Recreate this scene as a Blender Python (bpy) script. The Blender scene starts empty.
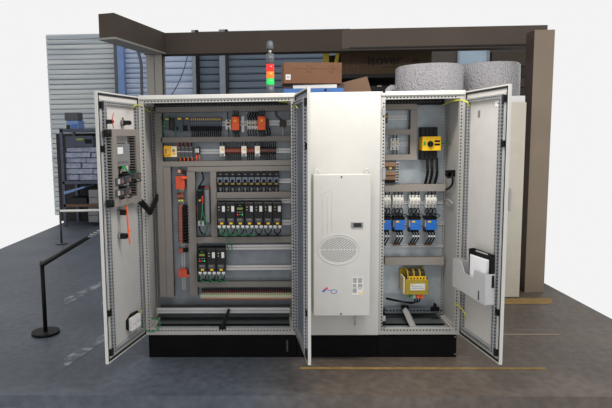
import bpy, math, random
from mathutils import Vector, Matrix
random.seed(7)
S = bpy.context.scene
COL = S.collection
S.view_settings.view_transform = 'Standard'
S.view_settings.look = 'None'
sin, cos, PI = math.sin, math.cos, math.pi

# ------------------------------------------------------------------ camera
F, CX, D, CZ, YAW, PIT, ROL = 559.36, 1.0545, 4.551, 1.8519, .0349, .107, -.0138
PX, PY = 250.69, 197.39
W = 2.6077
r0 = Vector((cos(YAW), sin(YAW), 0))
fw = Vector((-sin(YAW)*cos(PIT), cos(YAW)*cos(PIT), -sin(PIT)))
u0_ = Vector((-sin(YAW)*sin(PIT), cos(YAW)*sin(PIT), cos(PIT)))
RT = cos(ROL)*r0 + sin(ROL)*u0_
UP = cos(ROL)*u0_ - sin(ROL)*r0
EYE = Vector((CX, -D, CZ))
cd = bpy.data.cameras.new('camera')
cam = bpy.data.objects.new('camera', cd)
COL.objects.link(cam)
cd.sensor_fit = 'HORIZONTAL'; cd.sensor_width = 36; cd.lens = F/612*36
cd.shift_x = (306-PX)/612; cd.shift_y = (PY-204)/612
cd.clip_end = 100
m = Matrix.Identity(4)
for i in range(3):
    m[i][0], m[i][1], m[i][2], m[i][3] = RT[i], UP[i], -fw[i], EYE[i]
cam.matrix_world = m
S.camera = cam

# ------------------------------------------------------------------ materials
def lin(c):
    c /= 255
    return c/12.92 if c <= .04045 else ((c+.055)/1.055)**2.4
MATS = {}
def mat(name, rgb, rough=.5, metal=0, var=.08, scale=8, bump=0, bscale=60, emit=0, stretch=None, rgb2=None, spec=.5):
    M = bpy.data.materials.new(name); M.use_nodes = True
    nt = M.node_tree; N, L = nt.nodes, nt.links
    b = N['Principled BSDF']
    tc = N.new('ShaderNodeTexCoord')
    src = tc.outputs['Object']
    if stretch:
        mp = N.new('ShaderNodeMapping'); mp.inputs['Scale'].default_value = stretch
        L.new(src, mp.inputs['Vector']); src = mp.outputs['Vector']
    n = N.new('ShaderNodeTexNoise'); n.inputs['Scale'].default_value = scale; n.inputs['Detail'].default_value = 4
    L.new(src, n.inputs['Vector'])
    cr = N.new('ShaderNodeValToRGB')
    c = [lin(x) for x in rgb]
    a = [max(0, x*(1-var)) for x in c]
    z = [min(1, x*(1+var)) for x in c] if rgb2 is None else [lin(x) for x in rgb2]
    cr.color_ramp.elements[0].position = .3; cr.color_ramp.elements[1].position = .7
    cr.color_ramp.elements[0].color = (*a, 1); cr.color_ramp.elements[1].color = (*z, 1)
    L.new(n.outputs['Fac'], cr.inputs['Fac'])
    L.new(cr.outputs['Color'], b.inputs['Base Color'])
    b.inputs['Specular IOR Level'].default_value = spec; b.inputs['Roughness'].default_value = rough; b.inputs['Metallic'].default_value = metal
    if emit:
        L.new(cr.outputs['Color'], b.inputs['Emission Color']); b.inputs['Emission Strength'].default_value = emit
    if bump:
        n2 = N.new('ShaderNodeTexNoise'); n2.inputs['Scale'].default_value = bscale
        L.new(src, n2.inputs['Vector'])
        bp = N.new('ShaderNodeBump'); bp.inputs['Strength'].default_value = bump; bp.inputs['Distance'].default_value = .01
        L.new(n2.outputs['Fac'], bp.inputs['Height']); L.new(bp.outputs['Normal'], b.inputs['Normal'])
    MATS[name] = M
    return M
mat('enclosure_paint', (194, 193, 189), .42, 0, .03)
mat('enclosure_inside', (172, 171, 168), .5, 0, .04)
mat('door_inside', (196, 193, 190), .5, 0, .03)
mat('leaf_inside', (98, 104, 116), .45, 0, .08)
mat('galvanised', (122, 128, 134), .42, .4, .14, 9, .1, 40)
mat('galvanised_light', (164, 172, 178), .4, .4, .14, 9, .1, 40)  # paler copy of galvanised; right plate has its brighter light put into the colour
mat('galvanised_dull', (92, 95, 98), .5, .3, .1, 6)
mat('aluminium', (190, 188, 187), .35, .5, .05, stretch=(1, 20, 20))
mat('zinc_rail', (196, 197, 198), .38, .3, .08)
mat('tube_steel', (158, 160, 163), .4, .4, .1)
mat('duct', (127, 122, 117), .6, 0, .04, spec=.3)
mat('duct_lit', (148, 142, 136), .6, 0, .04, spec=.3)  # same duct plastic, right cabinet's stronger light put into the colour
mat('hole', (16, 16, 18), .9, spec=.1)
mat('black', (13, 13, 14), .6, 0, .2, spec=.2)
mat('black_satin', (23, 23, 26), .45, 0, .15, spec=.3)
mat('plinth_black', (9, 9, 10), .7, 0, .25, spec=.12)
mat('rubber', (20, 20, 21), .7)
mat('white_plastic', (228, 226, 220), .45, 0, .03)
mat('label_white', (216, 216, 216), .6, 0, .04)
mat('grey_plastic', (170, 170, 170), .5)
mat('mid_grey', (120, 121, 124), .5)
mat('dark_grey', (66, 67, 71), .5, 0, .1)
mat('module_blue_grey', (56, 62, 78), .5, 0, .1)
mat('breaker_grey', (96, 104, 118), .5, 0, .1)
mat('yellow', (238, 190, 20), .45, 0, .05)
mat('relay_yellow', (226, 165, 30), .45, 0, .05)
mat('tag_yellow', (176, 146, 40), .5, 0, .1)
mat('yellow_soft', (222, 200, 70), .5)
mat('orange', (236, 92, 32), .45, 0, .05)
mat('orange_dark', (200, 72, 42), .5, 0, .06)
mat('terminal_red', (146, 72, 56), .5, 0, .12)
mat('terminal_pink', (140, 88, 74), .55, 0, .12)
mat('terminal_beige', (205, 198, 172), .5, 0, .08)
mat('cream', (226, 212, 176), .5)
mat('brown_dark', (58, 44, 40), .6, 0, .1)
mat('brown', (146, 112, 84), .6, 0, .12)
mat('blue_plastic', (32, 108, 196), .42, 0, .05)
mat('copper', (116, 74, 60), .5, .2)
mat('green_wire', (24, 116, 72), .45)
mat('green_dot', (30, 150, 70), .45)
mat('earth_wire', (200, 200, 40), .45, 0, .35, 60)
mat('orange_wire', (238, 92, 40), .45)
mat('red_wire', (176, 40, 42), .5)
mat('grey_wire', (150, 150, 150), .5)
mat('lcd_green', (120, 130, 50), .3)
mat('olive_yellow', (168, 146, 40), .45, .15, .12)
mat('winding', (52, 42, 24), .5, 0, .35, 40)
mat('stack_red', (225, 30, 28), .25, 0, .05, emit=.25)
mat('stack_orange', (245, 110, 20), .25, 0, .05, emit=.2)
mat('stack_green', (20, 190, 80), .25, 0, .05, emit=.3)
mat('stack_grey', (72, 76, 82), .5)
mat('screen_black', (14, 14, 16), .15)
mat('logo_blue', (40, 90, 190), .5)
mat('logo_red', (210, 40, 80), .5)
mat('text_grey', (120, 118, 114), .6)
mat('ink', (22, 20, 20), .7)
mat('ink_brown', (84, 52, 38), .7)
mat('magenta', (206, 60, 130), .6)
mat('paper', (236, 236, 240), .6, 0, .02)
mat('pocket', (180, 181, 182), .45, 0, .03)
mat('cardboard', (112, 76, 52), .75, 0, .07, 5, .1, 80)
mat('cardboard_pale', (126, 98, 78), .75, 0, .06, 5)
mat('cardboard_dark', (80, 62, 42), .8, 0, .1, 5)
mat('blue_steel', (44, 100, 168), .45, 0, .1)
mat('beige_steel', (196, 190, 176), .5, 0, .04)
mat('beam_paint', (66, 58, 52), .7, 0, .08, 3, spec=.2)
mat('column_paint', (126, 124, 119), .55, 0, .06, 3)
mat('column_brown', (130, 116, 100), .6, 0, .06, 2)
mat('beam_light', (84, 75, 68), .7, 0, .06, 2, spec=.2)
mat('pillar_blue', (104, 130, 176), .5, 0, .1)
mat('post_grey', (126, 134, 144), .5, 0, .08)
mat('deck', (40, 36, 34), .8, 0, .1)
mat('window_glow', (150, 168, 184), .4, 0, .1, 2)
mat('wrap_silver', (132, 138, 158), .28, .3, .3, 14, .7, 30)
mat('rack_steel', (60, 66, 82), .5, 0, .15)
mat('pallet_wood', (92, 72, 58), .8, 0, .2)
mat('floor_yellow', (140, 112, 64), .8, 0, .2, 12)
mat('chain_steel', (150, 150, 150), .35, .7)
mat('pipe', (70, 74, 80), .5)

def custom(name, build):
    M = bpy.data.materials.new(name); M.use_nodes = True
    build(M.node_tree.nodes, M.node_tree.links, M.node_tree.nodes['Principled BSDF']); MATS[name] = M
def ramp(N, stops):
    cr = N.new('ShaderNodeValToRGB'); e = cr.color_ramp.elements
    while len(e) < len(stops): e.new(.5)
    for k, (p, c) in enumerate(stops):
        e[k].position = p; e[k].color = (*[lin(x) for x in c], 1)
    return cr
def floor_nodes(N, L, b):
    tc = N.new('ShaderNodeTexCoord')
    sx = N.new('ShaderNodeSeparateXYZ'); L.new(tc.outputs['Object'], sx.inputs[0])
    n1 = N.new('ShaderNodeTexNoise'); n1.inputs['Scale'].default_value = 1.3; n1.inputs['Detail'].default_value = 8
    n2 = N.new('ShaderNodeTexNoise'); n2.inputs['Scale'].default_value = 14; n2.inputs['Detail'].default_value = 6
    for n in (n1, n2): L.new(tc.outputs['Object'], n.inputs['Vector'])
    # painted blue-grey half meets the bare brown concrete half
    mr = N.new('ShaderNodeMapRange'); mr.inputs['From Min'].default_value = .85; mr.inputs['From Max'].default_value = 1.5
    L.new(sx.outputs['X'], mr.inputs['Value'])
    ca = ramp(N, [(.3, (64, 71, 81)), (.7, (84, 92, 103))]); L.new(n1.outputs['Fac'], ca.inputs['Fac'])
    cb = ramp(N, [(.3, (86, 76, 69)), (.7, (106, 95, 86))]); L.new(n1.outputs['Fac'], cb.inputs['Fac'])
    mx = N.new('ShaderNodeMix'); mx.data_type = 'RGBA'
    L.new(mr.outputs['Result'], mx.inputs['Factor']); L.new(ca.outputs['Color'], mx.inputs['A']); L.new(cb.outputs['Color'], mx.inputs['B'])
    cc = ramp(N, [(.35, (215, 215, 215)), (.65, (255, 255, 255))]); L.new(n2.outputs['Fac'], cc.inputs['Fac'])
    m2 = N.new('ShaderNodeMix'); m2.data_type = 'RGBA'; m2.blend_type = 'MULTIPLY'; m2.inputs['Factor'].default_value = 1
    L.new(mx.outputs['Result'], m2.inputs['A']); L.new(cc.outputs['Color'], m2.inputs['B'])
    L.new(m2.outputs['Result'], b.inputs['Base Color'])
    b.inputs['Roughness'].default_value = .55
custom('floor_concrete', floor_nodes)
def worn_nodes(N, L, b):
    tc = N.new('ShaderNodeTexCoord')
    n1 = N.new('ShaderNodeTexNoise'); n1.inputs['Scale'].default_value = 9; n1.inputs['Detail'].default_value = 8
    L.new(tc.outputs['Object'], n1.inputs['Vector'])
    c = ramp(N, [(.46, (80, 86, 94)), (.62, (140, 145, 152))]); L.new(n1.outputs['Fac'], c.inputs['Fac'])
    L.new(c.outputs['Color'], b.inputs['Base Color']); b.inputs['Roughness'].default_value = .6
custom('worn_line', worn_nodes)
def cladding(c0, c1):
    def f(N, L, b):
        tc = N.new('ShaderNodeTexCoord')
        mp = N.new('ShaderNodeMapping'); mp.inputs['Scale'].default_value = (.35, 1, 9)
        L.new(tc.outputs['Object'], mp.inputs['Vector'])
        n = N.new('ShaderNodeTexNoise'); n.inputs['Scale'].default_value = 1.4; n.inputs['Detail'].default_value = 3
        L.new(mp.outputs['Vector'], n.inputs['Vector'])
        c = ramp(N, [(.3, c0), (.7, c1)]); L.new(n.outputs['Fac'], c.inputs['Fac'])
        L.new(c.outputs['Color'], b.inputs['Base Color']); b.inputs['Roughness'].default_value = .5
    return f
custom('cladding_white', cladding((150, 160, 168), (190, 194, 194)))
custom('cladding_blue', cladding((152, 170, 200), (190, 200, 220)))
custom('plank_blue', cladding((76, 90, 106), (98, 112, 126)))
custom('plank_brown', cladding((50, 43, 38), (70, 61, 55)))
def wrap_nodes(N, L, b):
    tc = N.new('ShaderNodeTexCoord')
    mp = N.new('ShaderNodeMapping'); mp.inputs['Scale'].default_value = (1, 1, .8)
    L.new(tc.outputs['Object'], mp.inputs['Vector'])
    v = N.new('ShaderNodeTexVoronoi'); v.inputs['Scale'].default_value = 55
    L.new(mp.outputs['Vector'], v.inputs['Vector'])
    c = ramp(N, [(.0, (194, 191, 195)), (.8, (162, 159, 163))]); L.new(v.outputs['Distance'], c.inputs['Fac'])
    L.new(c.outputs['Color'], b.inputs['Base Color'])
    bp = N.new('ShaderNodeBump'); bp.inputs['Strength'].default_value = .7; bp.inputs['Distance'].default_value = .02; bp.invert = True
    L.new(v.outputs['Distance'], bp.inputs['Height']); L.new(bp.outputs['Normal'], b.inputs['Normal'])
    b.inputs['Roughness'].default_value = .22
custom('bubble_film', wrap_nodes)

# ------------------------------------------------------------------ mesh builder
class MB:
    def __init__(s): s.v = []; s.f = []; s.mi = []; s.ms = []; s.sm = []
    def m(s, name):
        if name not in s.ms: s.ms.append(name)
        return s.ms.index(name)
    def poly(s, pts, mn):
        b = len(s.v); s.v += [tuple(p) for p in pts]; s.f.append(tuple(range(b, b+len(pts)))); s.mi.append(s.m(mn)); s.sm.append(False); return s
    def box(s, x0, x1, y0, y1, z0, z1, mn):
        if x0 > x1: x0, x1 = x1, x0
        if y0 > y1: y0, y1 = y1, y0
        if z0 > z1: z0, z1 = z1, z0
        b = len(s.v)
        s.v += [(x0,y0,z0),(x1,y0,z0),(x1,y1,z0),(x0,y1,z0),(x0,y0,z1),(x1,y0,z1),(x1,y1,z1),(x0,y1,z1)]
        k = s.m(mn)
        for q in ((0,3,2,1),(4,5,6,7),(0,1,5,4),(1,2,6,5),(2,3,7,6),(3,0,4,7)):
            s.f.append(tuple(b+i for i in q)); s.mi.append(k); s.sm.append(False)
        return s
    def prism(s, pts, mn, ax, a, b_):
        """polygon pts (2D) extruded along axis ax from a to b_"""
        def P(p, t):
            return (t, p[0], p[1]) if ax == 0 else (p[0], t, p[1]) if ax == 1 else (p[0], p[1], t)
        n = len(pts); b = len(s.v)
        s.v += [P(p, a) for p in pts] + [P(p, b_) for p in pts]
        k = s.m(mn)
        s.f.append(tuple(b+i for i in range(n))); s.f.append(tuple(b+n+i for i in reversed(range(n))))
        for i in range(n): s.f.append((b+i, b+n+i, b+n+(i+1) % n, b+(i+1) % n))
        s.mi += [k]*(n+2); s.sm += [False]*(n+2)
        return s
    def cyl(s, p0, p1, r, mn, n=12, r1=None, cap=True):
        return s.tube([p0, p1], r, mn, n, r1=r1, cap=cap, smooth_path=False)
    def tube(s, pts, r, mn, n=6, r1=None, cap=True, smooth_path=True):
        pts = [Vector(p) for p in pts]
        if smooth_path and len(pts) > 2:
            q = [pts[0]*2-pts[1]] + pts + [pts[-1]*2-pts[-2]]; out = []
            for i in range(1, len(q)-2):
                for t in range(5):
                    t /= 5; a, b, c, d = q[i-1:i+3]
                    out.append(.5*((2*b)+(c-a)*t+(2*a-5*b+4*c-d)*t*t+(3*b-a-3*c+d)*t**3))
            out.append(pts[-1]); pts = out
        k = s.m(mn); base = len(s.v); N = len(pts)
        for i, p in enumerate(pts):
            t = (pts[min(i+1, N-1)]-pts[max(i-1, 0)])
            t = t.normalized() if t.length > 1e-9 else Vector((0, 0, 1))
            ref = Vector((0, 1, 0)) if abs(t.y) < .9 else Vector((1, 0, 0))
            a = t.cross(ref).normalized(); b = t.cross(a)
            rr = r if r1 is None else r+(r1-r)*i/(N-1)
            s.v += [tuple(p+rr*(a*cos(2*PI*j/n)+b*sin(2*PI*j/n))) for j in range(n)]
        for i in range(N-1):
            for j in range(n):
                s.f.append((base+i*n+j, base+i*n+(j+1) % n, base+(i+1)*n+(j+1) % n, base+(i+1)*n+j)); s.mi.append(k); s.sm.append(n > 6)
        if cap:
            s.f.append(tuple(base+j for j in reversed(range(n)))); s.f.append(tuple(base+(N-1)*n+j for j in range(n))); s.mi += [k, k]; s.sm += [False, False]
        return s
    def lathe(s, prof, mn, n=32, c=(0, 0)):
        k = s.m(mn); b = len(s.v)
        for r, z in prof: s.v += [(c[0]+r*cos(2*PI*j/n), c[1]+r*sin(2*PI*j/n), z) for j in range(n)]
        for i in range(len(prof)-1):
            for j in range(n):
                s.f.append((b+i*n+j, b+i*n+(j+1) % n, b+(i+1)*n+(j+1) % n, b+(i+1)*n+j)); s.mi.append(k); s.sm.append(True)
        return s
    def disk(s, x, y, z, rx, rz, mn, n=8):
        return s.poly([(x+rx*cos(2*PI*j/n), y, z+rz*sin(2*PI*j/n)) for j in range(n)], mn)
    def build(s, name, parent=None, bev=0, loc=None):
        me = bpy.data.meshes.new(name); me.from_pydata(s.v, [], s.f); me.update()
        for n in s.ms: me.materials.append(MATS[n])
        me.polygons.foreach_set('material_index', s.mi); me.polygons.foreach_set('use_smooth', s.sm)
        o = bpy.data.objects.new(name, me); COL.objects.link(o)
        if parent is not None: o.parent = parent
        if loc: o.location = loc
        if bev:
            b = o.modifiers.new('edge', 'BEVEL'); b.width = bev; b.segments = 2; b.limit_method = 'ANGLE'; b.use_clamp_overlap = True
        return o

def tag(o, label=None, cat=None, group=None, kind=None):
    if label: o['label'] = label
    if cat: o['category'] = cat
    if group: o['group'] = group
    if kind: o['kind'] = kind
    return o
def struct(name, mb, bev=0): return tag(mb.build(name, None, bev), kind='structure')

# ------------------------------------------------------------------ surfaces things are mounted on (measured from the photo)
class Fr:
    def __init__(s, o, rz):
        s.o = Vector(o); s.rz = rz; s.ex = Vector((cos(rz), sin(rz), 0)); s.ey = Vector((-sin(rz), cos(rz), 0))
    def at(s, u, v, out=0):
        x, y = u-PX, v-PY
        d = RT*(x/F) - UP*(y/F) + fw
        P0 = s.o - s.ey*out
        t = (P0-EYE).dot(s.ey)/d.dot(s.ey)
        X = EYE+d*t-s.o
        return Vector((X.dot(s.ex), -out, X.z))
    def rect(s, u0, v0, u1, v1, out=0):
        um, vm = (u0+u1)/2, (v0+v1)/2
        return s.at(u0, vm, out).x, s.at(u1, vm, out).x, s.at(um, v1, out).z, s.at(um, v0, out).z
class T:
    def __init__(s, name, label, cat, fr, x0=0, z0=0, group=None, y0=0):
        s.fr, s.x0, s.z0, s.y0 = fr, x0, z0, y0
        e = bpy.data.objects.new(name, None); COL.objects.link(e); e.empty_display_size = .05
        e.location = fr.o + fr.ex*x0 + fr.ey*y0 + Vector((0, 0, z0)); e.rotation_euler = (0, 0, fr.rz)
        s.o = tag(e, label, cat, group)
    def p(s, u, v, out=0):
        q = s.fr.at(u, v, out); return Vector((q.x-s.x0, q.y-s.y0, q.z-s.z0))
    def r(s, u0, v0, u1, v1, out=0):
        a, b, c, d = s.fr.rect(u0, v0, u1, v1, out); return a-s.x0, b-s.x0, c-s.z0, d-s.z0
    def part(s, name, mb, bev=0, label=None, parent=None):
        return tag(mb.build(name, parent or s.o, bev), label)
    def wire(s, pts, r, mn, name='wire', parent=None):
        return s.part(name, MB().tube([s.p(*q) for q in pts], r, mn), parent=parent)
def dev(name, label, cat, fr, u0, v0, u1, v1, dep, group=None, back=None):
    if back is None: back = .0105 if fr is PL else .0018 if fr in (DL, DR) else 0
    a, b, c, d = fr.rect(u0, v0, u1, v1, dep)
    t = T(name, label, cat, fr, (a+b)/2, c, group, -back); t.w = b-a; t.h = d-c; t.d = dep-back
    return t
def dup(t, fr, u0, v0, u1, v1, label, group=None):
    a, b, c, d = fr.rect(u0, v0, u1, v1, t.d-t.y0)
    r = t.o.copy(); COL.objects.link(r)
    r.location = fr.o + fr.ex*((a+b)/2) + fr.ey*t.y0 + Vector((0, 0, c)); r['label'] = label
    if group: r['group'] = group
    def rec(src, dst):
        for ch in list(src.children):
            c2 = ch.copy(); COL.objects.link(c2); c2.parent = dst; rec(ch, c2)
    rec(t.o, r)
    q = T.__new__(T); q.fr = fr; q.x0 = (a+b)/2; q.z0 = c; q.y0 = t.y0; q.o = r; q.w, q.h, q.d = t.w, t.h, t.d
    return q
ORD = 'leftmost second third fourth fifth sixth seventh eighth ninth tenth eleventh twelfth thirteenth fourteenth fifteenth sixteenth'.split()
def nth(k, n): return 'leftmost' if k == 0 else 'rightmost' if k == n-1 else ORD[k]+' from the left'

PD = .42
PL = Fr((0, PD, 0), 0)
FRONT = Fr((0, 0, 0), 0)
XM = FRONT.at(296, 220).x
XR = FRONT.at(379.5, 220).x
LW = .645
aL, aR = .2365, .1226
aM = math.asin(max(-.9, min(.9, (Fr((0, -LW, 0), 0).at(308.8, 225).x-XM)/LW)))
DL = Fr((0, -.016, 0), PI/2-aL)
DM = Fr((XM, -.016, 0), -(PI/2-aM))
DR = Fr((W, -.016, 0), -(PI/2-aR))

# ------------------------------------------------------------------ cabinets
ZB, ZT, DEP = .2, 2.2, .56
def holes(mb, axis, a, b, x, y, z, pitch=.027, size=.0125, face='y', sgn=-1, mn='hole'):
    n = int((b-a)/pitch)
    for i in range(n):
        c = a+(i+.5)*pitch; h = size/2; e = .0008
        if face == 'y':
            yy = y+sgn*e
            if axis == 'z': mb.box(x-h*.8, x+h*.8, y, yy, c-h, c+h, mn)
            else: mb.box(c-h, c+h, y, yy, z-h*.8, z+h*.8, mn)
        elif face == 'x':
            xx = x+sgn*e
            if axis == 'z': mb.box(x, xx, y-h*.8, y+h*.8, c-h, c+h, mn)
            else: mb.box(x, xx, c-h, c+h, z-h*.8, z+h*.8, mn)
        else:
            zz = z+sgn*e
            if axis == 'x': mb.box(c-h, c+h, y-h*.8, y+h*.8, z, zz, mn)
            else: mb.box(x-h*.8, x+h*.8, c-h, c+h, z, zz, mn)
def duct(t, u0, v0, u1, v1, out=.07, vert=None, slots=(1, 1), name='wire_duct', parent=None):
    """slotted cable duct; rectangle measured on its lid"""
    x0, x1, z0, z1 = t.r(u0, v0, u1, v1, out)
    vert = (z1-z0) > (x1-x0) if vert is None else vert
    yb = -t.y0
    mb = MB().box(x0, x1, yb-out, yb, z0, z1, 'duct_lit' if t.o is CR.o else 'duct')
    if vert:
        n = int((z1-z0)/.0125)
        for i in range(n):
            z = z0+(i+.5)*.0125
            if slots[0]: mb.box(x0-.0006, x0, yb-out+.012, yb-.012, z-.003, z+.003, 'hole')
            if slots[1]: mb.box(x1, x1+.0006, yb-out+.012, yb-.012, z-.003, z+.003, 'hole')
        for sx in (x0, x1): mb.box(sx-.0012, sx+.0012, yb-out+.006, yb-out+.008, z0, z1, 'hole')
    else:
        n = int((x1-x0)/.0125)
        for i in range(n):
            x = x0+(i+.5)*.0125
            if slots[0]: mb.box(x-.003, x+.003, yb-out+.012, yb-.012, z0-.0006, z0, 'hole')
            if slots[1]: mb.box(x-.003, x+.003, yb-out+.012, yb-.012, z1, z1+.0006, 'hole')
    return t.part(name, mb, .0012, parent=parent)
def din(t, u0, v0, u1, v1, mn='zinc_rail', name='din_rail'):
    x0, x1, z0, z1 = t.r(u0, v0, u1, v1, .01)
    mb = MB(); zm = (z0+z1)/2; h = (z1-z0)/2
    if x1-x0 > z1-z0:
        mb.box(x0, x1, -.002, 0, zm-h*.6, zm+h*.6, mn)
        mb.box(x0, x1, -.0095, -.008, zm+h*.55, zm+h, mn).box(x0, x1, -.0095, -.008, zm-h, zm-h*.55, mn)
        mb.box(x0, x1, -.008, 0, zm+h*.55, zm+h*.62, mn).box(x0, x1, -.008, 0, zm-h*.62, zm-h*.55, mn)
        n = int((x1-x0)/.022)
        for i in range(n): mb.box(x0+(i+.25)*.022, x0+(i+.75)*.022, -.0026, -.002, zm-h*.18, zm+h*.18, 'mid_grey')
    else:
        mb.box(x0, x1, -.009, 0, z0, z1, 'tube_steel')
        n = int((z1-z0)/.022)
        for i in range(n): mb.box((x0+x1)/2-.003, (x0+x1)/2+.003, -.0096, -.009, z0+(i+.2)*.022, z0+(i+.7)*.022, 'hole')
    return t.part(name, mb)

def shell(t, xa, xb, left_wall=True, right_wall=True, open_front=True, roof_x=None, lip=.034):
    """frame, roof, back and side panels, bottom plates and plinth of one free-standing enclosure; local y=-PD is the front"""
    X0, X1 = xa-t.x0, xb-t.x0
    y = lambda w: w-PD-t.y0          # world y -> local y
    pw = .036
    if open_front:
        fr = MB()
        for (a, b, sg) in ((X0, X0+pw, 1), (X1-pw, X1, -1)):
            fr.box(a, b, y(.0), y(.04), ZB, ZT-.01, 'enclosure_inside')
            holes(fr, 'z', ZB+.03, ZT-.06, (a+b)/2+sg*.006, y(0), 0)
        for (a, b, sg) in ((X0+.004, X0+.034, 1), (X1-.034, X1-.004, -1)):
            fr.box(a, b, y(PD+.02), y(PD+.07), ZB, ZT-.02, 'enclosure_inside')
            holes(fr, 'z', ZB+.05, ZT-.06, (a+b)/2, y(PD+.02), 0)
        for (z0, z1) in ((ZB, ZB+.05), (ZT-.062, ZT-lip+.002)):
            fr.box(X0+pw, X1-pw, y(.002), y(.04), z0, z1, 'enclosure_inside')
        holes(fr, 'x', X0+pw, X1-pw, 0, y(.002), ZB+.038)
        holes(fr, 'x', X0+pw, X1-pw, 0, y(.002), ZT-.05)
        # depth rails at floor and roof, and the rear bottom rail
        for (a, b) in ((X0+.002, X0+.05), (X1-.05, X1-.002)):
            fr.box(a, b, y(.04), y(DEP-.03), ZB+.012, ZB+.045, 'enclosure_inside')
            holes(fr, 'y', .06-PD-t.y0, DEP-.05-PD-t.y0, (a+b)/2, 0, ZB+.045, face='z', sgn=1)
            fr.box(a, b, y(.04), y(DEP-.03), ZT-.075, ZT-.045, 'enclosure_inside')
        fr.box(X0+.04, X1-.04, y(PD-.06), y(PD-.03), ZT-.088, ZT-.045, 'black_satin')  # top rail kept black: shade of the recess under the roof put into its colour
        holes(fr, 'x', X0+.05, X1-.05, 0, y(PD-.06), ZT-.066, mn='mid_grey', size=.008)
        t.part('frame', fr, .0015)
        t.part('back_panel', MB().box(X0+.002, X1-.002, y(DEP-.003), y(DEP), ZB, ZT-.01, 'enclosure_inside'))
        gp = MB().box(X0+.04, X1-.04, y(.045), y(.17), ZB+.014, ZB+.018, 'galvanised_light')
        gp.box(X0+.04, X1-.04, y(.17), y(.235), ZB+.004, ZB+.007, 'black')
        gp.box(X0+.04, X1-.04, y(.235), y(DEP-.01), ZB+.014, ZB+.018, 'galvanised_dull')
        t.part('gland_plate', gp)
    else:
        b = MB().box(X0+.002, X1-.002, y(.0), y(DEP), ZB, ZT-.02, 'enclosure_paint')
        t.part('housing', b, .002)
    if left_wall: t.part('side_panel', MB().box(X0-.001, X0+.001, y(.04), y(DEP), ZB, ZT-.012, 'enclosure_inside'))
    if right_wall: t.part('side_panel', MB().box(X1-.001, X1+.001, y(.04), y(DEP), ZB, ZT-.012, 'enclosure_inside'))
    t.part('roof', MB().box(X0, X1, y(-.012), y(DEP), ZT-lip, ZT, 'enclosure_paint'), .004)
    a = .012 if left_wall else .0005; b = .012 if right_wall and xb > 2 else .0005
    pl = MB().box(X0+a, X1-b, y(.012), y(.03), .0, ZB, 'plinth_black').box(X0+a, X1-b, y(DEP-.03), y(DEP-.012), .0, ZB, 'plinth_black')
    pl.box(X0+a, X0+.03, y(.03), y(DEP-.03), .0, ZB, 'plinth_black').box(X1-.03, X1-b, y(.03), y(DEP-.03), .0, ZB, 'plinth_black')
    if left_wall: pl.box(X1-.085, X1-.072, y(.0115), y(.012), .05, .15, 'dark_grey')
    elif right_wall:
        for zz in (.02, .17): pl.box(X1-.03, X1-.018, y(.01), y(.012), zz, zz+.012, 'mid_grey')
    t.part('plinth', pl, .002)
def cab_door(t, fr, w, side, inside='door_inside', z0=ZB+.012, z1=ZT-.012):
    """hinged door leaf swung open; local x runs along the leaf (side -1: hinge at x=0, free edge at x=-w)"""
    x0, x1 = (-w, -.004) if side < 0 else (.004, w)
    mb = MB().box(x0, x1, .0, .013, z0, z1, 'enclosure_paint')
    mb.box(x0+.02, x1-.02, -.0015, .0, z0+.02, z1-.02, inside)
    for (a, b, c, d) in ((x0, x0+.01, z0, z1), (x1-.01, x1, z0, z1), (x0+.01, x1-.01, z0, z0+.01), (x0+.01, x1-.01, z1-.01, z1)):
        mb.box(a, b, -.009, .0, c, d, 'enclosure_paint')
    door = mb.build('door', t.o, .0025)
    # child of the cabinet, turned on its hinge
    loc = fr.o - (t.fr.o + t.fr.ex*t.x0 + t.fr.ey*t.y0 + Vector((0, 0, t.z0)))
    door.location = loc; door.rotation_euler = (0, 0, fr.rz)
    g = MB()
    e = .012
    for (a, b, c, d) in ((x0+e, x0+e+.012, z0+e, z1-e), (x1-e-.012, x1-e, z0+e, z1-e), (x0+e, x1-e, z0+e, z0+e+.014), (x0+e, x1-e, z1-e-.014, z1-e)):
        g.box(a, b, -.01, -.001, c, d, 'rubber')
    g.build('gasket', door, .002)
    k = MB(); i = .062; tw = .028
    a0, a1, c0, c1 = x0+i, x1-i, z0+i, z1-i
    for (a, b) in ((a0, a0+tw), (a1-tw, a1)):
        k.box(a, b, -.03, -.001, c0, c1, 'tube_steel'); holes(k, 'z', c0, c1, (a+b)/2, -.03, 0, .025, .012)
        holes(k, 'z', c0, c1, a if a == a0 and side < 0 else b if side > 0 else a, -.016, 0, .025, .012, face='x', sgn=-1 if side < 0 else 1)
    for (c, d) in ((c0, c0+tw), (c1-tw, c1)):
        k.box(a0+tw, a1-tw, -.03, -.001, c, d, 'tube_steel'); holes(k, 'x', a0+tw, a1-tw, 0, -.03, (c+d)/2, .025, .012)
    k.build('stiffening_frame', door, .001)
    # rod lock running up the free edge
    xr = x0+.046 if side < 0 else x1-.046
    rod = MB().box(xr-.006, xr+.006, -.01, -.001, z0+.05, z1-.05, 'zinc_rail')
    for zz in (.35, 1.55): rod.box(xr-.02, xr+.018, -.018, -.001, z0+zz, z0+zz+.045, 'black')
    for zz in (z1-.12, z0+.05): rod.box(xr-.012, xr+.012, -.024, -.001, zz, zz+.05, 'black_satin')
    rod.build('lock_rod', door, .001)
    return door

XL0, XL1 = 0.0, XM
CL = T('electrical_cabinet', 'wide grey steel control cabinet with both doors open, full of drives', 'cabinet', PL, (XL0+XL1)/2, 0)
shell(CL, XL0, XL1, True, True)
CM = T('electrical_cabinet', 'closed narrow white cabinet in the middle carrying the cooling unit', 'cabinet', PL, (XM+XR)/2, 0)
shell(CM, XM+.003, XR-.003, False, False, open_front=False)
CR = T('electrical_cabinet', 'grey steel cabinet on the right with one door open and main switch', 'cabinet', PL, (XR+W)/2, 0)
shell(CR, XR, W, False, True)

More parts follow.
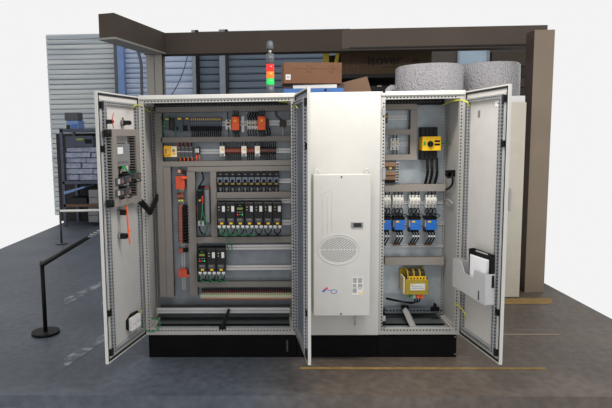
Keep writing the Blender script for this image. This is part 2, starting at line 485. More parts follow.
# middle closed door
mb = MB().box(XM+.032-CM.x0, XR-.004-CM.x0, -PD-.024, -PD-.002, ZB+.004, ZT-.004, 'enclosure_paint')
CM.part('door', mb, .004)
# right cabinet: white hinge post with hinges
hp = MB()
for (v0, v1) in ((90.5, 93), (108, 115), (168, 179), (316, 321), (322, 326)):
    x0, x1, z0, z1 = CR.r(382.5, v0, 385.5, v1, PD+.01)
    hp.box(x0, x1, -PD-.012, -PD, z0, z1, 'black' if v0 in (90.5, 322) else 'tube_steel')
CR.part('hinge', hp, .001)

# mounting plates
x0, x1, z0, z1 = CL.r(158, 106, 293, 304, 0)
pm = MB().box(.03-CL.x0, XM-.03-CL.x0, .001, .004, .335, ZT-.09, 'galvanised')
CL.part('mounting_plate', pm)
x0 = XR+.03-CR.x0
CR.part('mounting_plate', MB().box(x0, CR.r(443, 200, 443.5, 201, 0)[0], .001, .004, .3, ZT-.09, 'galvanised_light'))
# perforated cross rail low in the left cabinet, standing forward of the plate
mb = MB(); x0, x1, z0, z1 = CL.r(157, 307.5, 296, 312.5, .12)
x1 = XM-.045-CL.x0; mb.box(x0, x1, -.14, -.12, z0, z1, 'zinc_rail'); holes(mb, 'x', x0, x1, 0, -.14, (z0+z1)/2, .02, .009)
mb.box(x0, x1, -.139, -.05, z0-.002, z0+.002, 'galvanised_dull')
CL.part('cross_rail', mb, .001)
mb = MB().box(x0, x1, -.06, -.04, .235, .29, 'galvanised_dull'); CL.part('cross_rail', mb, .001)
# cable clamp bar from the front rail back to the cross rail
mb = MB().tube([CL.p(229, 310, .16), CL.p(222, 327.5, .4)], .014, 'black_satin', 8, smooth_path=False)
a = CL.p(222.5, 328, .415); mb.box(a.x-.03, a.x+.03, a.y-.01, a.y+.02, a.z-.012, a.z+.02, 'black')
CL.part('clamp_bar', mb, .002)

# ---- ducts, left cabinet
for q in ((155.5, 106.2, 292.5, 111.6), (161, 136.6, 293, 141.8), (163, 160.8, 293, 165.9), (187.5, 166.3, 293, 171.2),
          (216, 192, 292.5, 198), (196.5, 236.9, 293, 242.8), (197.5, 281.8, 293.5, 287)):
    duct(CL, *q)
for q in ((157.3, 112, 164.3, 297), (164.8, 167, 172.2, 297), (188.4, 171.3, 196.3, 296), (210.8, 171.3, 216.8, 236.8)):
    duct(CL, *q)
# ---- DIN rails and aluminium carriers, left cabinet
for q in ((160, 121, 293, 126.2), (163, 149, 293, 153.6), (216, 179, 293, 183.4), (200, 294.5, 294, 298)): din(CL, *q)
din(CL, 180.6, 169, 184.4, 290)
for q in ((216, 198.8, 293.5, 203.4), (282, 220, 293.5, 225), (226, 244.6, 294, 249.6), (226, 265.4, 294, 270)):
    x0, x1, z0, z1 = CL.r(*q, .03)
    mb = MB().box(x0, x1, -.03, -.001, z0, z1, 'aluminium').box(x0, x1, -.0315, -.03, (z0+z1)/2-.002, (z0+z1)/2+.002, 'galvanised_dull')
    for k in range(3): mb.cyl((x0+(x1-x0)*(.15+.35*k), -.032, (z0+z1)/2), (x0+(x1-x0)*(.15+.35*k), -.03, (z0+z1)/2), .004, 'dark_grey', 8)
    CL.part('carrier_rail', mb, .001)

# ------------------------------------------------------------------ devices of the left cabinet
def lab(mb, w, h, d, fx0, fx1, fz0, fz1, mn, e=.0012):
    """flat marking on the front face, fractions of width and height"""
    return mb.box(-w/2+w*fx0, -w/2+w*fx1, -d-e, -d, h*fz0, h*fz1, mn)
G = 'controller modules on the top rail'
t = dev('power_module', 'slim grey green supply module at the left end of the top rail', 'module', PL, 165, 117.5, 169, 130, .09)
w, h, d = t.w, t.h, t.d
t.part('body', MB().box(-w/2, w/2, -d, 0, 0, h, 'dark_grey'), .002); t.part('label', lab(MB(), w, h, d, .1, .9, .82, .93, 'yellow_soft'))
for k in range(3): t.part('light', lab(MB(), w, h, d, .3, .6, .2+.2*k, .27+.2*k, 'green_dot'))
for a in ((160, 117.5, 166.5, 128), (163, 120, 164.5, 134.5)): pass
t.wire([(160.5, 117.5, .07), (164, 123, .1), (166.5, 127, .095)], .004, 'green_wire'); t.wire([(162, 123, .06), (163, 130, .09), (165.5, 136.5, .07)], .004, 'green_wire')
t.wire([(166.5, 119, .092), (168.5, 115.3, .1), (171, 117.5, .095)], .004, 'green_wire')
t = dev('processor_module', 'broad dark controller module left on the top rail with yellow tag', 'module', PL, 171.5, 117.2, 183, 131.2, .1)
w, h, d = t.w, t.h, t.d
mb = MB().box(-w/2, w/2, -d, 0, 0, h, 'module_blue_grey').box(-w/2, -w/2+w*.3, -d-.008, -d, h*.05, h*.95, 'black_satin')
t.part('body', mb, .002); t.part('label', lab(MB(), w, h, d, .55, .85, .82, .95, 'yellow')); t.part('port', lab(MB(), w, h, d, .4, .6, .1, .3, 'black'))
t.wire([(176, 124, .1), (175.7, 130, .115), (175.8, 137, .07)], .004, 'green_wire')
t = dev('interface_module', 'dark bus coupler module directly right of the broad controller module', 'module', PL, 183.3, 117.2, 190.3, 131, .095)
w, h, d = t.w, t.h, t.d
t.part('body', MB().box(-w/2, w/2, -d, 0, 0, h, 'module_blue_grey').box(-w/2+.001, w*.1, -d-.006, -d, 0, h*.4, 'black'), .002); t.part('label', lab(MB(), w, h, d, .35, .75, .84, .95, 'yellow'))
n = 15; u0, du = 190.5, (221.3-190.5)/15
for k in range(n):
    q = (u0+k*du, 117.2, u0+(k+1)*du-.15, 126.2)
    L_ = 'narrow dark input module on the top rail, %s of fifteen' % nth(k, n)
    if k == 0:
        t = dev('input_module', L_, 'module', PL, *q, .09, 'input modules on the top rail'); w, h, d = t.w, t.h, t.d
        t.part('body', MB().box(-w/2, w/2, -d, 0, 0, h, 'module_blue_grey'), .001)
        t.part('label', lab(MB(), w, h, d, .12, .8, .66, .88, 'tag_yellow'))
        mb = MB()
        for a in range(2): mb.box(-w*.35+a*w*.4, -w*.35+a*w*.4+w*.25, -d-.001, -d, h*.3, h*.42, 'mid_grey')
        t.part('light_row', mb)
        t.part('connector', MB().box(-w/2, w/2, -d*.9, 0, -h*.5, -.001, 'black'), .001)
        pr = t
        t.part('wire', MB().tube([(0, -d*.8, -h*.45), (w*.2, -d*.95, -h*.8), (-w*.1, -.05, -h*1.25)], .0045, 'black'))
    else: dup(pr, PL, *q, L_)
def breaker(t, poles=1, body='white_plastic'):
    w, h, d = t.w, t.h, t.d
    mb = MB()
    for p in range(poles):
        a = -w/2+w*p/poles; b = a+w/poles-.001
        mb.prism([(-d*.72, 0), (-d*.72, h*.28), (-d, h*.3), (-d, h*.72), (-d*.72, h*.75), (-d*.72, h), (0, h), (0, 0)], body, 0, a, b)
    t.part('body', mb, .001)
    for p in range(poles):
        a = -w/2+w*(p+.5)/poles; ww = w/poles
        t.part('toggle', MB().box(a-ww*.28, a+ww*.28, -d-.012, -d, h*.4, h*.58, 'black_satin' if body != 'white_plastic' or poles == 1 else 'grey_plastic'))
        for zz in (.13, .87):
            t.part('clamp', MB().disk(a, -d*.72-.0012, h*zz, ww*.22, ww*.22, 'dark_grey'))
t = dev('circuit_breaker', 'small white circuit breaker left of the first orange power supply', 'circuit breaker', PL, 225.6, 119.5, 231, 129.3, .065)
breaker(t, 1); t.part('label', lab(MB(), t.w, t.h, t.d, .55, .95, .62, .72, 'yellow'))
t.wire([(228, 119.5, .05), (227.5, 114, .06), (228, 111, .05)], .004, 'black'); t.wire([(228, 129.3, .05), (229, 133, .06), (228.3, 137, .05)], .004, 'black')
def psu(t):
    w, h, d = t.w, t.h, t.d
    t.part('body', MB().box(-w/2, w/2, -d, 0, h*.12, h*.9, 'orange'), .003)
    t.part('terminal_strip', MB().box(-w/2+.003, w/2-.003, -d*.85, 0, h*.9, h, 'black_satin'), .001); t.part('terminal_strip', MB().box(-w/2+.004, w/2-.001, -d*.85, 0, 0, h*.12, 'black_satin'), .001)
    t.part('label', lab(MB(), w, h, d, .35, .65, .58, .72, 'yellow')); t.part('marking', lab(MB(), w, h, d, .3, .7, .5, .53, 'orange_dark')); t.part('marking', lab(MB(), w, h, d, .75, .88, .82, .88, 'black'))
    for k in range(4):
        x = -w*.35+k*w*.23
        t.part('wire', MB().tube([(x, -d*.7, h), (x+.004, -d*.8, h*1.1), (x, -.05, h*1.28)], .0035, 'black' if k % 2 else 'dark_grey'))
        t.part('wire', MB().tube([(x, -d*.7, 0), (x+.006, -d*.8, -h*.14), (x+.01, -.05, -h*.3)], .0035, 'black'))
t = dev('power_supply', 'left of two bright orange power supplies on the top rail', 'power supply', PL, 231.5, 114.8, 239.1, 132.2, .12, 'orange power supplies'); psu(t)
dup(t, PL, 257.8, 114.6, 265.4, 132.0, 'right of two bright orange power supplies, beside the dark brown relay')
t = dev('end_relay', 'pale slim relay right of the left orange power supply', 'relay', PL, 241.3, 116, 244.2, 132, .05)
t.part('body', MB().box(-t.w/2, t.w/2, -t.d, 0, 0, t.h, 'white_plastic'), .002); t.part('clip', lab(MB(), t.w, t.h, t.d, .2, .8, .45, .55, 'grey_plastic'))
for k in range(4):
    q = (247.3+k*2.6, 120.5, 249.8+k*2.6, 129.3)
    L_ = 'grey white miniature breaker left of right orange power supply, %s of four' % nth(k, 4)
    if k == 0:
        pr = t = dev('circuit_breaker', L_, 'circuit breaker', PL, *q, .065, 'four small breakers by the power supply'); breaker(t, 1)
        w, h = t.w, t.h
        t.part('label', lab(MB(), w, h, t.d, .2, .8, .62, .72, 'yellow_soft'))
        t.part('wire', MB().tube([(0, -.05, h), (w*.2, -.06, h*1.4), (w*.9, -.05, h*1.95)], .004, 'black')); t.part('wire', MB().tube([(0, -.05, 0), (-w*.3, -.06, -h*.4), (w*.5, -.05, -h*.85)], .004, 'black'))
        t.part('wire', MB().tube([(w*.2, -.045, h), (-w*.4, -.06, h*1.5), (w*.2, -.05, h*1.95)], .004, 'black'))
    else: dup(pr, PL, *q, L_)
t = dev('plug_relay', 'dark brown relay touching the right orange power supply', 'relay', PL, 266.2, 119, 269, 128.6, .07)
t.part('body', MB().box(-t.w/2, t.w/2, -t.d, 0, 0, t.h, 'brown_dark'), .002)
for u in (267, 269.5): t.wire([(u-.3, 128, .06), (u+.7, 132, .07), (u, 137, .05)], .006, 'black')
t = dev('junction_block', 'black cable junction block alone at the right of the top rail', 'terminal block', PL, 279.8, 120, 286, 127, .06)
t.part('body', MB().box(-t.w/2, t.w/2, -t.d, 0, 0, t.h, 'brown_dark').box(-t.w/2-.004, t.w/2+.004, -t.d*.5, 0, t.h*.3, t.h*.6, 'black'), .003)
t.wire([(282, 121, .05), (280, 118.5, .07), (276.5, 115.5, .06), (276.5, 111, .05)], .008, 'dark_grey', 'cable'); t.wire([(282, 126, .05), (283, 131, .06), (282, 137, .05)], .008, 'grey_wire', 'cable')

# row two
t = dev('safety_relay', 'bright yellow safety relay at the left end of the second rail', 'relay', PL, 163.6, 146, 170.6, 157, .11)
w, h, d = t.w, t.h, t.d
t.part('body', MB().box(-w/2, w/2, -d, 0, h*.2, h*.85, 'relay_yellow'), .003)
for zz in ((0, .2), (.85, 1)): t.part('terminal_strip', MB().box(-w/2, w/2, -d*.85, 0, h*zz[0], h*zz[1], 'yellow'), .001)
t.part('label', lab(MB(), w, h, d, .15, .45, .3, .75, 'brown')); t.part('light', lab(MB(), w, h, d, .6, .75, .6, .68, 'green_dot'))
t = dev('timer_relay', 'cream coloured relay between yellow relay and dark modules', 'relay', PL, 171, 146.3, 176.6, 157, .1)
w, h, d = t.w, t.h, t.d
t.part('body', MB().box(-w/2, w/2, -d, 0, 0, h, 'cream'), .002); t.part('dial', MB().cyl((0, -d, h*.6), (0, -d-.006, h*.6), w*.25, 'brown', 12)); t.part('label', lab(MB(), w, h, d, .3, .8, .2, .4, 'relay_yellow'))
for k in range(4):
    q = (177+k*3.9, 147, 180.7+k*3.9, 157.2)
    L_ = 'dark terminal module with pale stripe on the second rail, %s of four' % nth(k, 4)
    if k == 0:
        pr = t = dev('terminal_module', L_, 'module', PL, *q, .085, 'striped dark modules'); w, h, d = t.w, t.h, t.d
        t.part('body', MB().box(-w/2, w/2, -d, 0, h*.1, h*.9, 'dark_grey'), .002); t.part('stripe', lab(MB(), w, h, d, 0, 1, .5, .58, 'grey_plastic'))
        for zz in (-.06, .88):
            t.part('clamp_row', MB().box(-w/2+.002, w/2-.002, -d*.8, 0, h*zz, h*(zz+.16), 'mid_grey'), .001)
        for s in (-1, 1):
            t.part('wire', MB().tube([(s*w*.25, -d*.7, h), (s*w*.25, -d*.8, h*1.2), (s*w*.2, -.05, h*1.5)], .004, 'black' if s > 0 else 'red_wire')); t.part('wire', MB().tube([(s*w*.25, -d*.7, 0), (s*w*.3, -d*.8, -h*.2), (s*w*.2, -.05, -h*.45)], .004, 'black' if s < 0 else 'orange_wire'))
    else: dup(pr, PL, *q, L_)
t = dev('plug_relay', 'small dark relay with pale front after the striped modules', 'relay', PL, 195, 147, 199.4, 154.5, .07)
w, h, d = t.w, t.h, t.d
t.part('body', MB().box(-w/2, w/2, -d, 0, 0, h, 'brown_dark'), .002)
for s in (.12, .58): t.part('cap', lab(MB(), w, h, d, s, s+.3, .25, .8, 'white_plastic', .006))
for u in (196.6, 199.4): t.wire([(u-.3, 154.5, .06), (u, 158, .07), (u+.3, 161.5, .05)], .005, 'orange_wire')
relx = ((219.6, 224.6), (241.5, 246.3), (255, 259.7))
for k, (a, b) in enumerate(relx):
    L_ = ['white relay with yellow tag on the second rail, leftmost of three', 'white relay with yellow tag on the second rail, middle of three', 'white relay with yellow tag on the second rail, rightmost of three'][k]
    q = (a, 145.8, b, 156.3)
    if k == 0:
        pr = t = dev('white_relay', L_, 'relay', PL, *q, .09, 'white relays on the second rail'); w, h, d = t.w, t.h, t.d
        t.part('body', MB().prism([(-d*.7, 0), (-d*.7, h*.25), (-d, h*.28), (-d, h*.95), (-d*.8, h), (0, h), (0, 0)], 'white_plastic', 0, -w/2, w/2), .002); t.part('label', lab(MB(), w, h, d, .45, .8, .55, .75, 'yellow'))
        t.part('clamp', MB().box(-w*.3, w*.3, -d*.72, -d*.7, h*.06, h*.16, 'dark_grey'))
        for s in (-1, 1): t.part('wire', MB().tube([(s*w*.25, -d*.5, h), (s*w*.35, -d*.6, h*1.2), (s*w*.2, -.05, h*1.45)], .004, 'black'))
    else: dup(pr, PL, *q, L_)
def terms(specs, name, lab_fmt, cat, mn, group, dep=.06, topwire=None, botwire=None, mark='grey_plastic'):
    n = len(specs); pr = None
    for k, q in enumerate(specs):
        L_ = lab_fmt % nth(k, n)
        if pr is None:
            pr = t = dev(name, L_, cat, PL, *q, dep, group); w, h, d = t.w, t.h, t.d
            t.part('body', MB().prism([(-d*.5, 0), (-d, h*.3), (-d, h*.7), (-d*.5, h), (0, h), (0, 0)], mn, 0, -w/2, w/2-.0008))
            t.part('marker', lab(MB(), w, h, d, .15, .85, .42, .58, mark))
            if topwire: t.part('wire', MB().tube([(0, -d*.6, h*.9), (w*.1, -d*.9, h*1.2), (0, -.04, h*1.2+topwire[1])], .0045, topwire[0]))
            if botwire: t.part('wire', MB().tube([(0, -d*.6, h*.1), (-w*.1, -d*.9, -h*.2), (0, -.04, -h*.2-botwire[1])], .0045, botwire[0]))
        else: dup(pr, PL, *q, L_)
terms([(224.9+i*2.05, 147.6, 226.85+i*2.05, 153.6) for i in range(8)], 'terminal_block', 'small brick red terminal block between left and middle white relays, %s', 'terminal block', 'terminal_red', 'red terminals between white relays', .05, ('dark_grey', .04), ('black', .05), 'terminal_pink')
terms([(246.6+i*2.05, 147.6, 248.5+i*2.05, 153.6) for i in range(4)], 'terminal_block', 'small brick red terminal block between middle and right white relays, %s', 'terminal block', 'terminal_red', 'red terminals between white relays', .05, ('dark_grey', .04), ('black', .05), 'terminal_pink')
terms([(260+i*2.05, 147, 261.9+i*2.05, 154.2) for i in range(8)], 'terminal_block', 'dark maroon terminal block right of the last white relay, %s', 'terminal block', 'brown_dark', 'dark maroon terminals', .05, ('black', .04), ('black', .05), 'terminal_red')

# vertical rail on the left
t = dev('terminal_block', 'small pink terminal block topmost on the vertical rail', 'terminal block', PL, 176.8, 169.5, 181.4, 173.2, .06)
t.part('body', MB().box(-t.w/2, t.w/2, -t.d, 0, 0, t.h, 'terminal_pink'), .002); t.part('lever', lab(MB(), t.w, t.h, t.d, .4, .6, .1, .9, 'cream'))
t.wire([(181, 170, .05), (184, 171.5, .06), (188, 171.5, .05)], .005, 'black'); t.wire([(181, 173, .05), (184, 173.5, .06), (188, 173.2, .05)], .005, 'black')
t = dev('surge_protector', 'large orange red block near the top of the vertical rail', 'surge protector', PL, 175.7, 176.3, 184.4, 189, .1)
w, h, d = t.w, t.h, t.d
t.part('body', MB().box(-w/2, w/2, -d, 0, 0, h, 'orange_dark').box(-w*.02, w*.02, -d-.0008, -d, h*.05, h*.95, 'terminal_red'), .003); t.part('side_lug', MB().box(w*.2, w*.78, -d-.012, -d*.6, h*.8, h*.98, 'orange'), .002)
for k in range(2): t.part('earth_clamp', MB().box(-w*.15+k*w*.28, -w*.15+k*w*.28+w*.2, -d*.6, 0, -h*.12, -.001, 'yellow_soft'))
terms([(176.8, 193, 180, 199.3), (180.2, 193, 183.4, 199.3)], 'terminal_block', 'brown pink terminal block under the orange block, %s of the pair', 'terminal block', 'terminal_pink', 'brown pink pair', .06, None, None, 'terminal_red')
t = dev('earth_terminal', 'green yellow earth terminal below the brown pink pair', 'terminal block', PL, 178.5, 199.6, 183, 201.4, .05)
t.part('body', MB().box(-t.w/2, t.w/2, -t.d, 0, 0, t.h, 'yellow_soft'), .001); t.part('marker', lab(MB(), t.w, t.h, t.d, .4, .6, 0, 1, 'green_dot'))
n = 13; v0 = 205; dv = (243.5-v0)/n
pr = None
for k in range(n):
    q = (177.6+k*.05, v0+k*dv, 182.6+k*.05, v0+(k+1)*dv-.2)
    L_ = 'pink terminal with black plug in the vertical column, %s' % ('topmost' if k == 0 else 'lowest' if k == n-1 else ORD[k]+' from the top')
    if pr is None:
        pr = t = dev('terminal_block', L_, 'terminal block', PL, *q, .06, 'pink terminals of the vertical column'); w, h, d = t.w, t.h, t.d
        t.part('body', MB().prism([(-w/2, 0), (w/2, 0), (w/2, -d*.6), (w*.3, -d), (-w*.3, -d), (-w/2, -d*.6)], 'terminal_pink', 2, 0, h-.001))
        t.part('marker', lab(MB(), w, h, d, .4, .6, .2, .8, 'terminal_red')); t.part('plug', MB().box(w/2+.002, w/2+w*1.0, -d*1.1, 0, h*.05, h*.85, 'black'), .002)
        t.part('wire', MB().tube([(w*1.2, -d*.9, h*.5), (w*1.7, -d*1.2, h*.3), (w*2.1, -.04, h*.2)], .004, 'black'))
    else: dup(pr, PL, *q, L_)
t = dev('terminal_block', 'small brick terminal block below the long vertical column', 'terminal block', PL, 178.5, 248.8, 182.8, 252.8, .06)
t.part('body', MB().box(-t.w/2, t.w/2, -t.d, 0, 0, t.h, 'terminal_red'), .002); t.part('plug', MB().box(t.w/2+.001, t.w*1.6, -t.d, 0, t.h*.1, t.h*.9, 'black'), .001)
t = dev('end_bracket', 'orange red holder low on the vertical rail', 'holder', PL, 178.3, 270.3, 186.8, 277.3, .07)
w, h, d = t.w, t.h, t.d
t.part('body', MB().box(-w/2, w/2, -d, 0, 0, h, 'orange_dark').box(-w*.05, w*.02, -d-.001, -d, 0, h, 'terminal_red'), .003); t.part('side_lug', MB().box(w/2-.002, w*.9, -d*.9, -.01, h*.05, h*.35, 'orange_dark'), .002)
for k in range(2): t.part('tooth', MB().box(-w*.4+k*w*.5, -w*.2+k*w*.5, -d*.9, -.01, h, h*1.14, 'orange_dark'))

# servo converter
t = dev('servo_converter', 'tall grey servo converter between the two vertical ducts', 'drive', PL, 197.6, 188.5, 209.4, 225, .14, None, .001)
w, h, d = t.w, t.h, t.d
t.part('body', MB().box(-w/2, w/2, -d*.8, 0, 0, h, 'dark_grey'), .003); t.part('front_cover', MB().box(-w/2, w*.02, -d, -d*.8, h*.02, h*.98, 'black_satin'), .003)
t.part('side_plate', MB().box(w*.12, w*.44, -d*.8-.003, -d*.8, h*.06, h*.95, 'mid_grey'), .001)
t.part('screen', MB().box(-w*.46, -w*.04, -d-.012, -d, h*.74, h*.92, 'black'), .002); t.part('label', lab(MB(), w, h, d, .12, .3, .66, .7, 'yellow')); t.part('logo', lab(MB(), w, h, d, .1, .3, .94, .95, 'green_dot'))
for k in range(2): t.part('plug', MB().box(-w*.48+k*w*.3, -w*.28+k*w*.3, -d-.012, -d, -h*.02, h*.12, 'grey_plastic'), .002)
t.part('plug', MB().box(-w*.6, -w*.5, -d*.8, -d*.5, h*.34, h*.5, 'orange_dark'))
t.wire([(199, 187.5, .13), (200.5, 184, .15), (203.5, 179, .12), (202, 172, .06)], .007, 'black', 'cable')
t.part('clamp', MB().box(-w*.45, w*.05, -d*.9, -d*.3, h, h*1.06, 'black'), .002); t.part('clamp', MB().box(w*.1, w*.45, -d*.7, -d*.3, h, h*1.03, 'red_wire'))
t.wire([(202.5, 202, .15), (202.5, 213, .18), (207.5, 225, .15), (205, 233, .12), (201, 234, .09)], .005, 'green_wire', 'cable'); t.wire([(202.5, 202, .15), (202, 214, .18), (200.5, 224, .17)], .005, 'green_wire', 'cable')
t.wire([(199, 226, .15), (201, 232, .12), (205, 235, .08)], .006, 'black', 'cable')
t.wire([(202.4, 196, .155), (202.4, 200, .165), (202.6, 204, .155)], .008, 'red_wire', 'cable')

# motor starters
n = 10; u0 = 216.9; du = (279.4-u0)/n; pr = None
for k in range(n):
    q = (u0+k*du, 171.8, u0+(k+1)*du-.15, 187.6)
    L_ = 'grey motor starter with black rotary knob and yellow tag, %s of ten' % nth(k, n)
    if pr is None:
        pr = t = dev('motor_starter', L_, 'motor starter', PL, *q, .09, 'motor starters in a row'); w, h, d = t.w, t.h, t.d
        mb = MB().prism([(-d*.7, 0), (-d*.7, h*.12), (-d, h*.16), (-d, h*.68), (-d*.7, h*.74), (-d*.7, h), (0, h), (0, 0)], 'black_satin', 0, -w/2, w/2-.001)
        t.part('body', mb, .001)
        t.part('face', lab(MB(), w, h, d, .06, .92, .32, .66, 'breaker_grey'))
        t.part('knob', MB().cyl((0, -d, h*.42), (0, -d-.012, h*.42), w*.26, 'black', 12).box(-w*.06, w*.06, -d-.018, -d, h*.32, h*.52, 'black'))
        t.part('label', lab(MB(), w, h, d, .25, .75, .2, .28, 'tag_yellow')); t.part('marking', MB().box(-w*.1, w*.2, -d*.7-.001, -d*.7, h*.8, h*.85, 'mid_grey'))
        for j in range(3):
            t.part('wire', MB().tube([((j-1)*w*.3, -d*.6, 0), ((j-1)*w*.32, -d*.75, -h*.15), ((j-1)*w*.3, -.04, -h*.32)], .0035, 'black' if j != 1 else 'grey_wire'))
    else: dup(pr, PL, *q, L_)

# frequency drives
def drive(t, keypad):
    w, h, d = t.w, t.h, t.d
    mb = MB().prism([(-d*.9, h*.1), (-d, h*.14), (-d, h*.94), (-d*.92, h), (0, h), (0, h*.1)], 'black_satin', 0, -w/2, w/2-.002)
    t.part('body', mb, .003)
    v = MB()
    for k in range(5): v.box(-w*.42+k*w*.18, -w*.42+k*w*.18+w*.09, -d*.9, -.02, h, h*1.015, 'black')
    t.part('vent', v)
    mb = MB()
    pass
    if keypad:
        t.part('keypad', MB().box(-w*.4, w*.4, -d-.01, -d, h*.48, h*.95, 'black'), .002)
        k = MB(); e = d+.01
        k.box(-w*.3, w*.3, -e-.001, -e, h*.72, h*.8, 'lcd_green'); t.part('screen', k)
        t.part('button', MB().cyl((-w*.25, -e, h*.54), (-w*.25, -e-.003, h*.54), w*.09, 'stack_red', 10)); t.part('button', MB().cyl((w*.25, -e, h*.54), (w*.25, -e-.003, h*.54), w*.09, 'stack_green', 10))
        for x, z in ((0, .54), (0, .63), (-.25, .63), (.25, .63)): t.part('button', MB().cyl((w*x, -e, h*z), (w*x, -e-.003, h*z), w*.07, 'mid_grey', 8))
        t.part('logo', MB().box(-w*.12, w*.12, -e-.001, -e, h*.87, h*.89, 'green_dot'))
    else:
        t.part('label', lab(MB(), w, h, d, .58, .88, .64, .85, 'label_white'))
        for zz in (.7, .8): t.part('light', lab(MB(), w, h, d, .2, .3, zz, zz+.025, 'cream'))
    t.part('rating_plate', lab(MB(), w, h, d, .15, .82, .25, .4, 'dark_grey')); t.part('rating_plate', lab(MB(), w, h, d, .2, .7, .33, .37, 'text_grey', .0018))
    t.part('warning_tag', lab(MB(), w, h, d, .35, .68, .17, .24, 'yellow', .0016))
    for s in (-1, 1):
        t.part('plug', MB().box(s*w*.26-w*.17, s*w*.26+w*.17, -d*.98, -d*.5, h*.05, h*.15, 'label_white').box(s*w*.26-w*.06, s*w*.26+w*.06, -d*.98, -d*.6, 0, h*.05, 'grey_plastic'), .001)
def motor_leads(t, greens, v):
    w, h, d = t.w, t.h, t.d
    for s in (-1, 1):
        t.part('motor_lead', MB().tube([(s*w*.28, -d*.85, 0), (s*w*.34, -d*1.0, -h*.08), (s*w*.05, -d*.9, -h*.2), (-s*w*.1, -.06, -v)], .0045, 'black'))
    if greens: t.part('earth_lead', MB().tube([(-w*.1, -d*.85, h*.02), (-w*.2, -d*1.06, -h*.12), (w*.25, -d*1.02, -h*.24), (w*.75, -d*.95, -h*.2), (w*.6, -.06, -v)], .005, 'green_wire'))
n = 7; u0 = 216.8; du = (282-u0)/n
pk = pn = None
for k in range(n):
    q = (u0+k*du, 202, u0+(k+1)*du-.1, 229)
    L_ = ('black drive with green keypad display, third from left in the upper drive row' if k == 2 else 'black frequency drive with white label, %s of seven in upper row' % nth(k, n))
    if k == 2: t = pk = dev('frequency_drive', L_, 'drive', PL, *q, .15, 'black drives of the upper row', .034); drive(t, True)
    elif pn is None: t = pn = dev('frequency_drive', L_, 'drive', PL, *q, .15, 'black drives of the upper row', .034); drive(t, False); pn_parts = True
    else: t = dup(pn, PL, *q, L_)
    t.k = k
    if k == 0: first = t
    else: pass
    if k == 2: motor_leads(t, True, .06)
    if k > 0 and k != 2: motor_leads(t, k < 4, .06)
motor_leads(first, True, .06)
for k in range(3):
    q = (197.6+k*9.3, 248.2, 206.8+k*9.3, 275.4)
    L_ = ['black drive with green keypad display in the lower row of three', 'middle black drive in the lower row of three', 'rightmost black drive in the lower row of three'][k]
    if k == 0: t = dev('frequency_drive', L_, 'drive', PL, *q, .15, 'black drives of the lower row', .034); drive(t, True)
    elif k == 1: t = p2 = dev('frequency_drive', L_, 'drive', PL, *q, .15, 'black drives of the lower row', .034); drive(t, False)
    else: t = dup(p2, PL, *q, L_)
    if k == 2: motor_leads(t, True, .05)
    if k == 0:
        motor_leads(t, True, .05)
        t.wire([(226, 229, .16), (227.5, 240, .14), (231, 244, .13), (232, 250, .12), (229.5, 251, .12), (226.5, 243, .13)], .005, 'green_wire', 'earth_lead')
motor_leads_mid = p2; motor_leads(p2, True, .05)

# bottom terminal strip
n = 40; u0, u1 = 201.5, 292.5; du = (u1-u0)/n; pr = None
for k in range(n):
    q = (u0+k*du, 290.5, u0+(k+1)*du-.12, 300)
    L_ = 'beige terminal block with black lead in the bottom strip under the drives'
    if pr is None:
        pr = t = dev('terminal_block', L_, 'terminal block', PL, *q, .055, 'terminal blocks of the bottom strip'); w, h, d = t.w, t.h, t.d
        t.part('body', MB().prism([(-d*.6, 0), (-d, h*.25), (-d, h*.65), (-d*.6, h*.75), (0, h*.75), (0, 0)], 'terminal_beige', 0, -w/2, w/2-.0008))
        t.part('marker', MB().box(-w*.25, w*.25, -d*.88, -d*.62, h*.02, h*.14, 'orange_dark')); t.part('marker', MB().box(-w*.35, w*.35, -d-.001, -d, h*.55, h*.62, 'green_dot'))
        t.part('ferrule', MB().box(-w*.05, w*.42, -d*1.12, -d*.5, h*.78, h*1.05, 'terminal_red'))
        t.part('wire', MB().tube([(0, -d*.7, h*.75), (0, -d*1.05, h*.95), (0, -.045, h*1.25)], .0062, 'black'))
    else: dup(pr, PL, *q, L_)

# black cable loop over to the left door, and the earth wires of the doors
def cable(name, label, cat, pts, r, mn, extra=None):
    mb = MB().tube(pts, r, mn, 8)
    o = mb.build(name); tag(o, label, cat); return o
def wpt(fr, u, v, out=0):
    q = fr.at(u, v, out); return fr.o+fr.ex*q.x+fr.ey*q.y+Vector((0, 0, q.z))
mid = Fr((0, .1, 0), 0)
mb = MB()
for s in (-1, 0, 1):
    off = Vector((.0, .0, .02*s))
    mb.tube([wpt(DL, 140, 201, .05)+off, wpt(FRONT, 145.5, 206.5, .1)+off, wpt(FRONT, 150, 211.5, .1)+off, wpt(FRONT, 153, 206, -.1)+off, wpt(PL, 157.5, 197, .06)+off], .012, 'black', 8)
tag(mb.build('cable_loom'), 'black cable loom hanging between left door and cabinet', 'cable')
cable('earth_cable', 'yellow green earth wire arching at the top of the left door', 'cable', [wpt(DL, 131.5, 110, .03), wpt(DL, 134, 106, .08), wpt(FRONT, 138, 105.2, .1), wpt(FRONT, 143, 106.5, -.05), wpt(FRONT, 149, 111.5, -.25), wpt(PL, 152, 111.5, .05)], .004, 'earth_wire')
cable('earth_cable', 'yellow green earth wire arching at the top of the right door', 'cable', [wpt(PL, 441, 105.5, .05), wpt(FRONT, 446, 103.5, -.2), wpt(FRONT, 453, 101, -.05), wpt(FRONT, 461, 100.3, .1), wpt(DR, 467, 102, .08), wpt(DR, 470, 107, .03)], .005, 'earth_wire')
cable('earth_cable', 'yellow red earth wire at the top beside the middle open door', 'cable', [wpt(PL, 278, 101.5, .1), wpt(PL, 288, 102.2, .2), wpt(FRONT, 294, 104, .05), wpt(DM, 297.5, 108, .03)], .005, 'earth_wire')
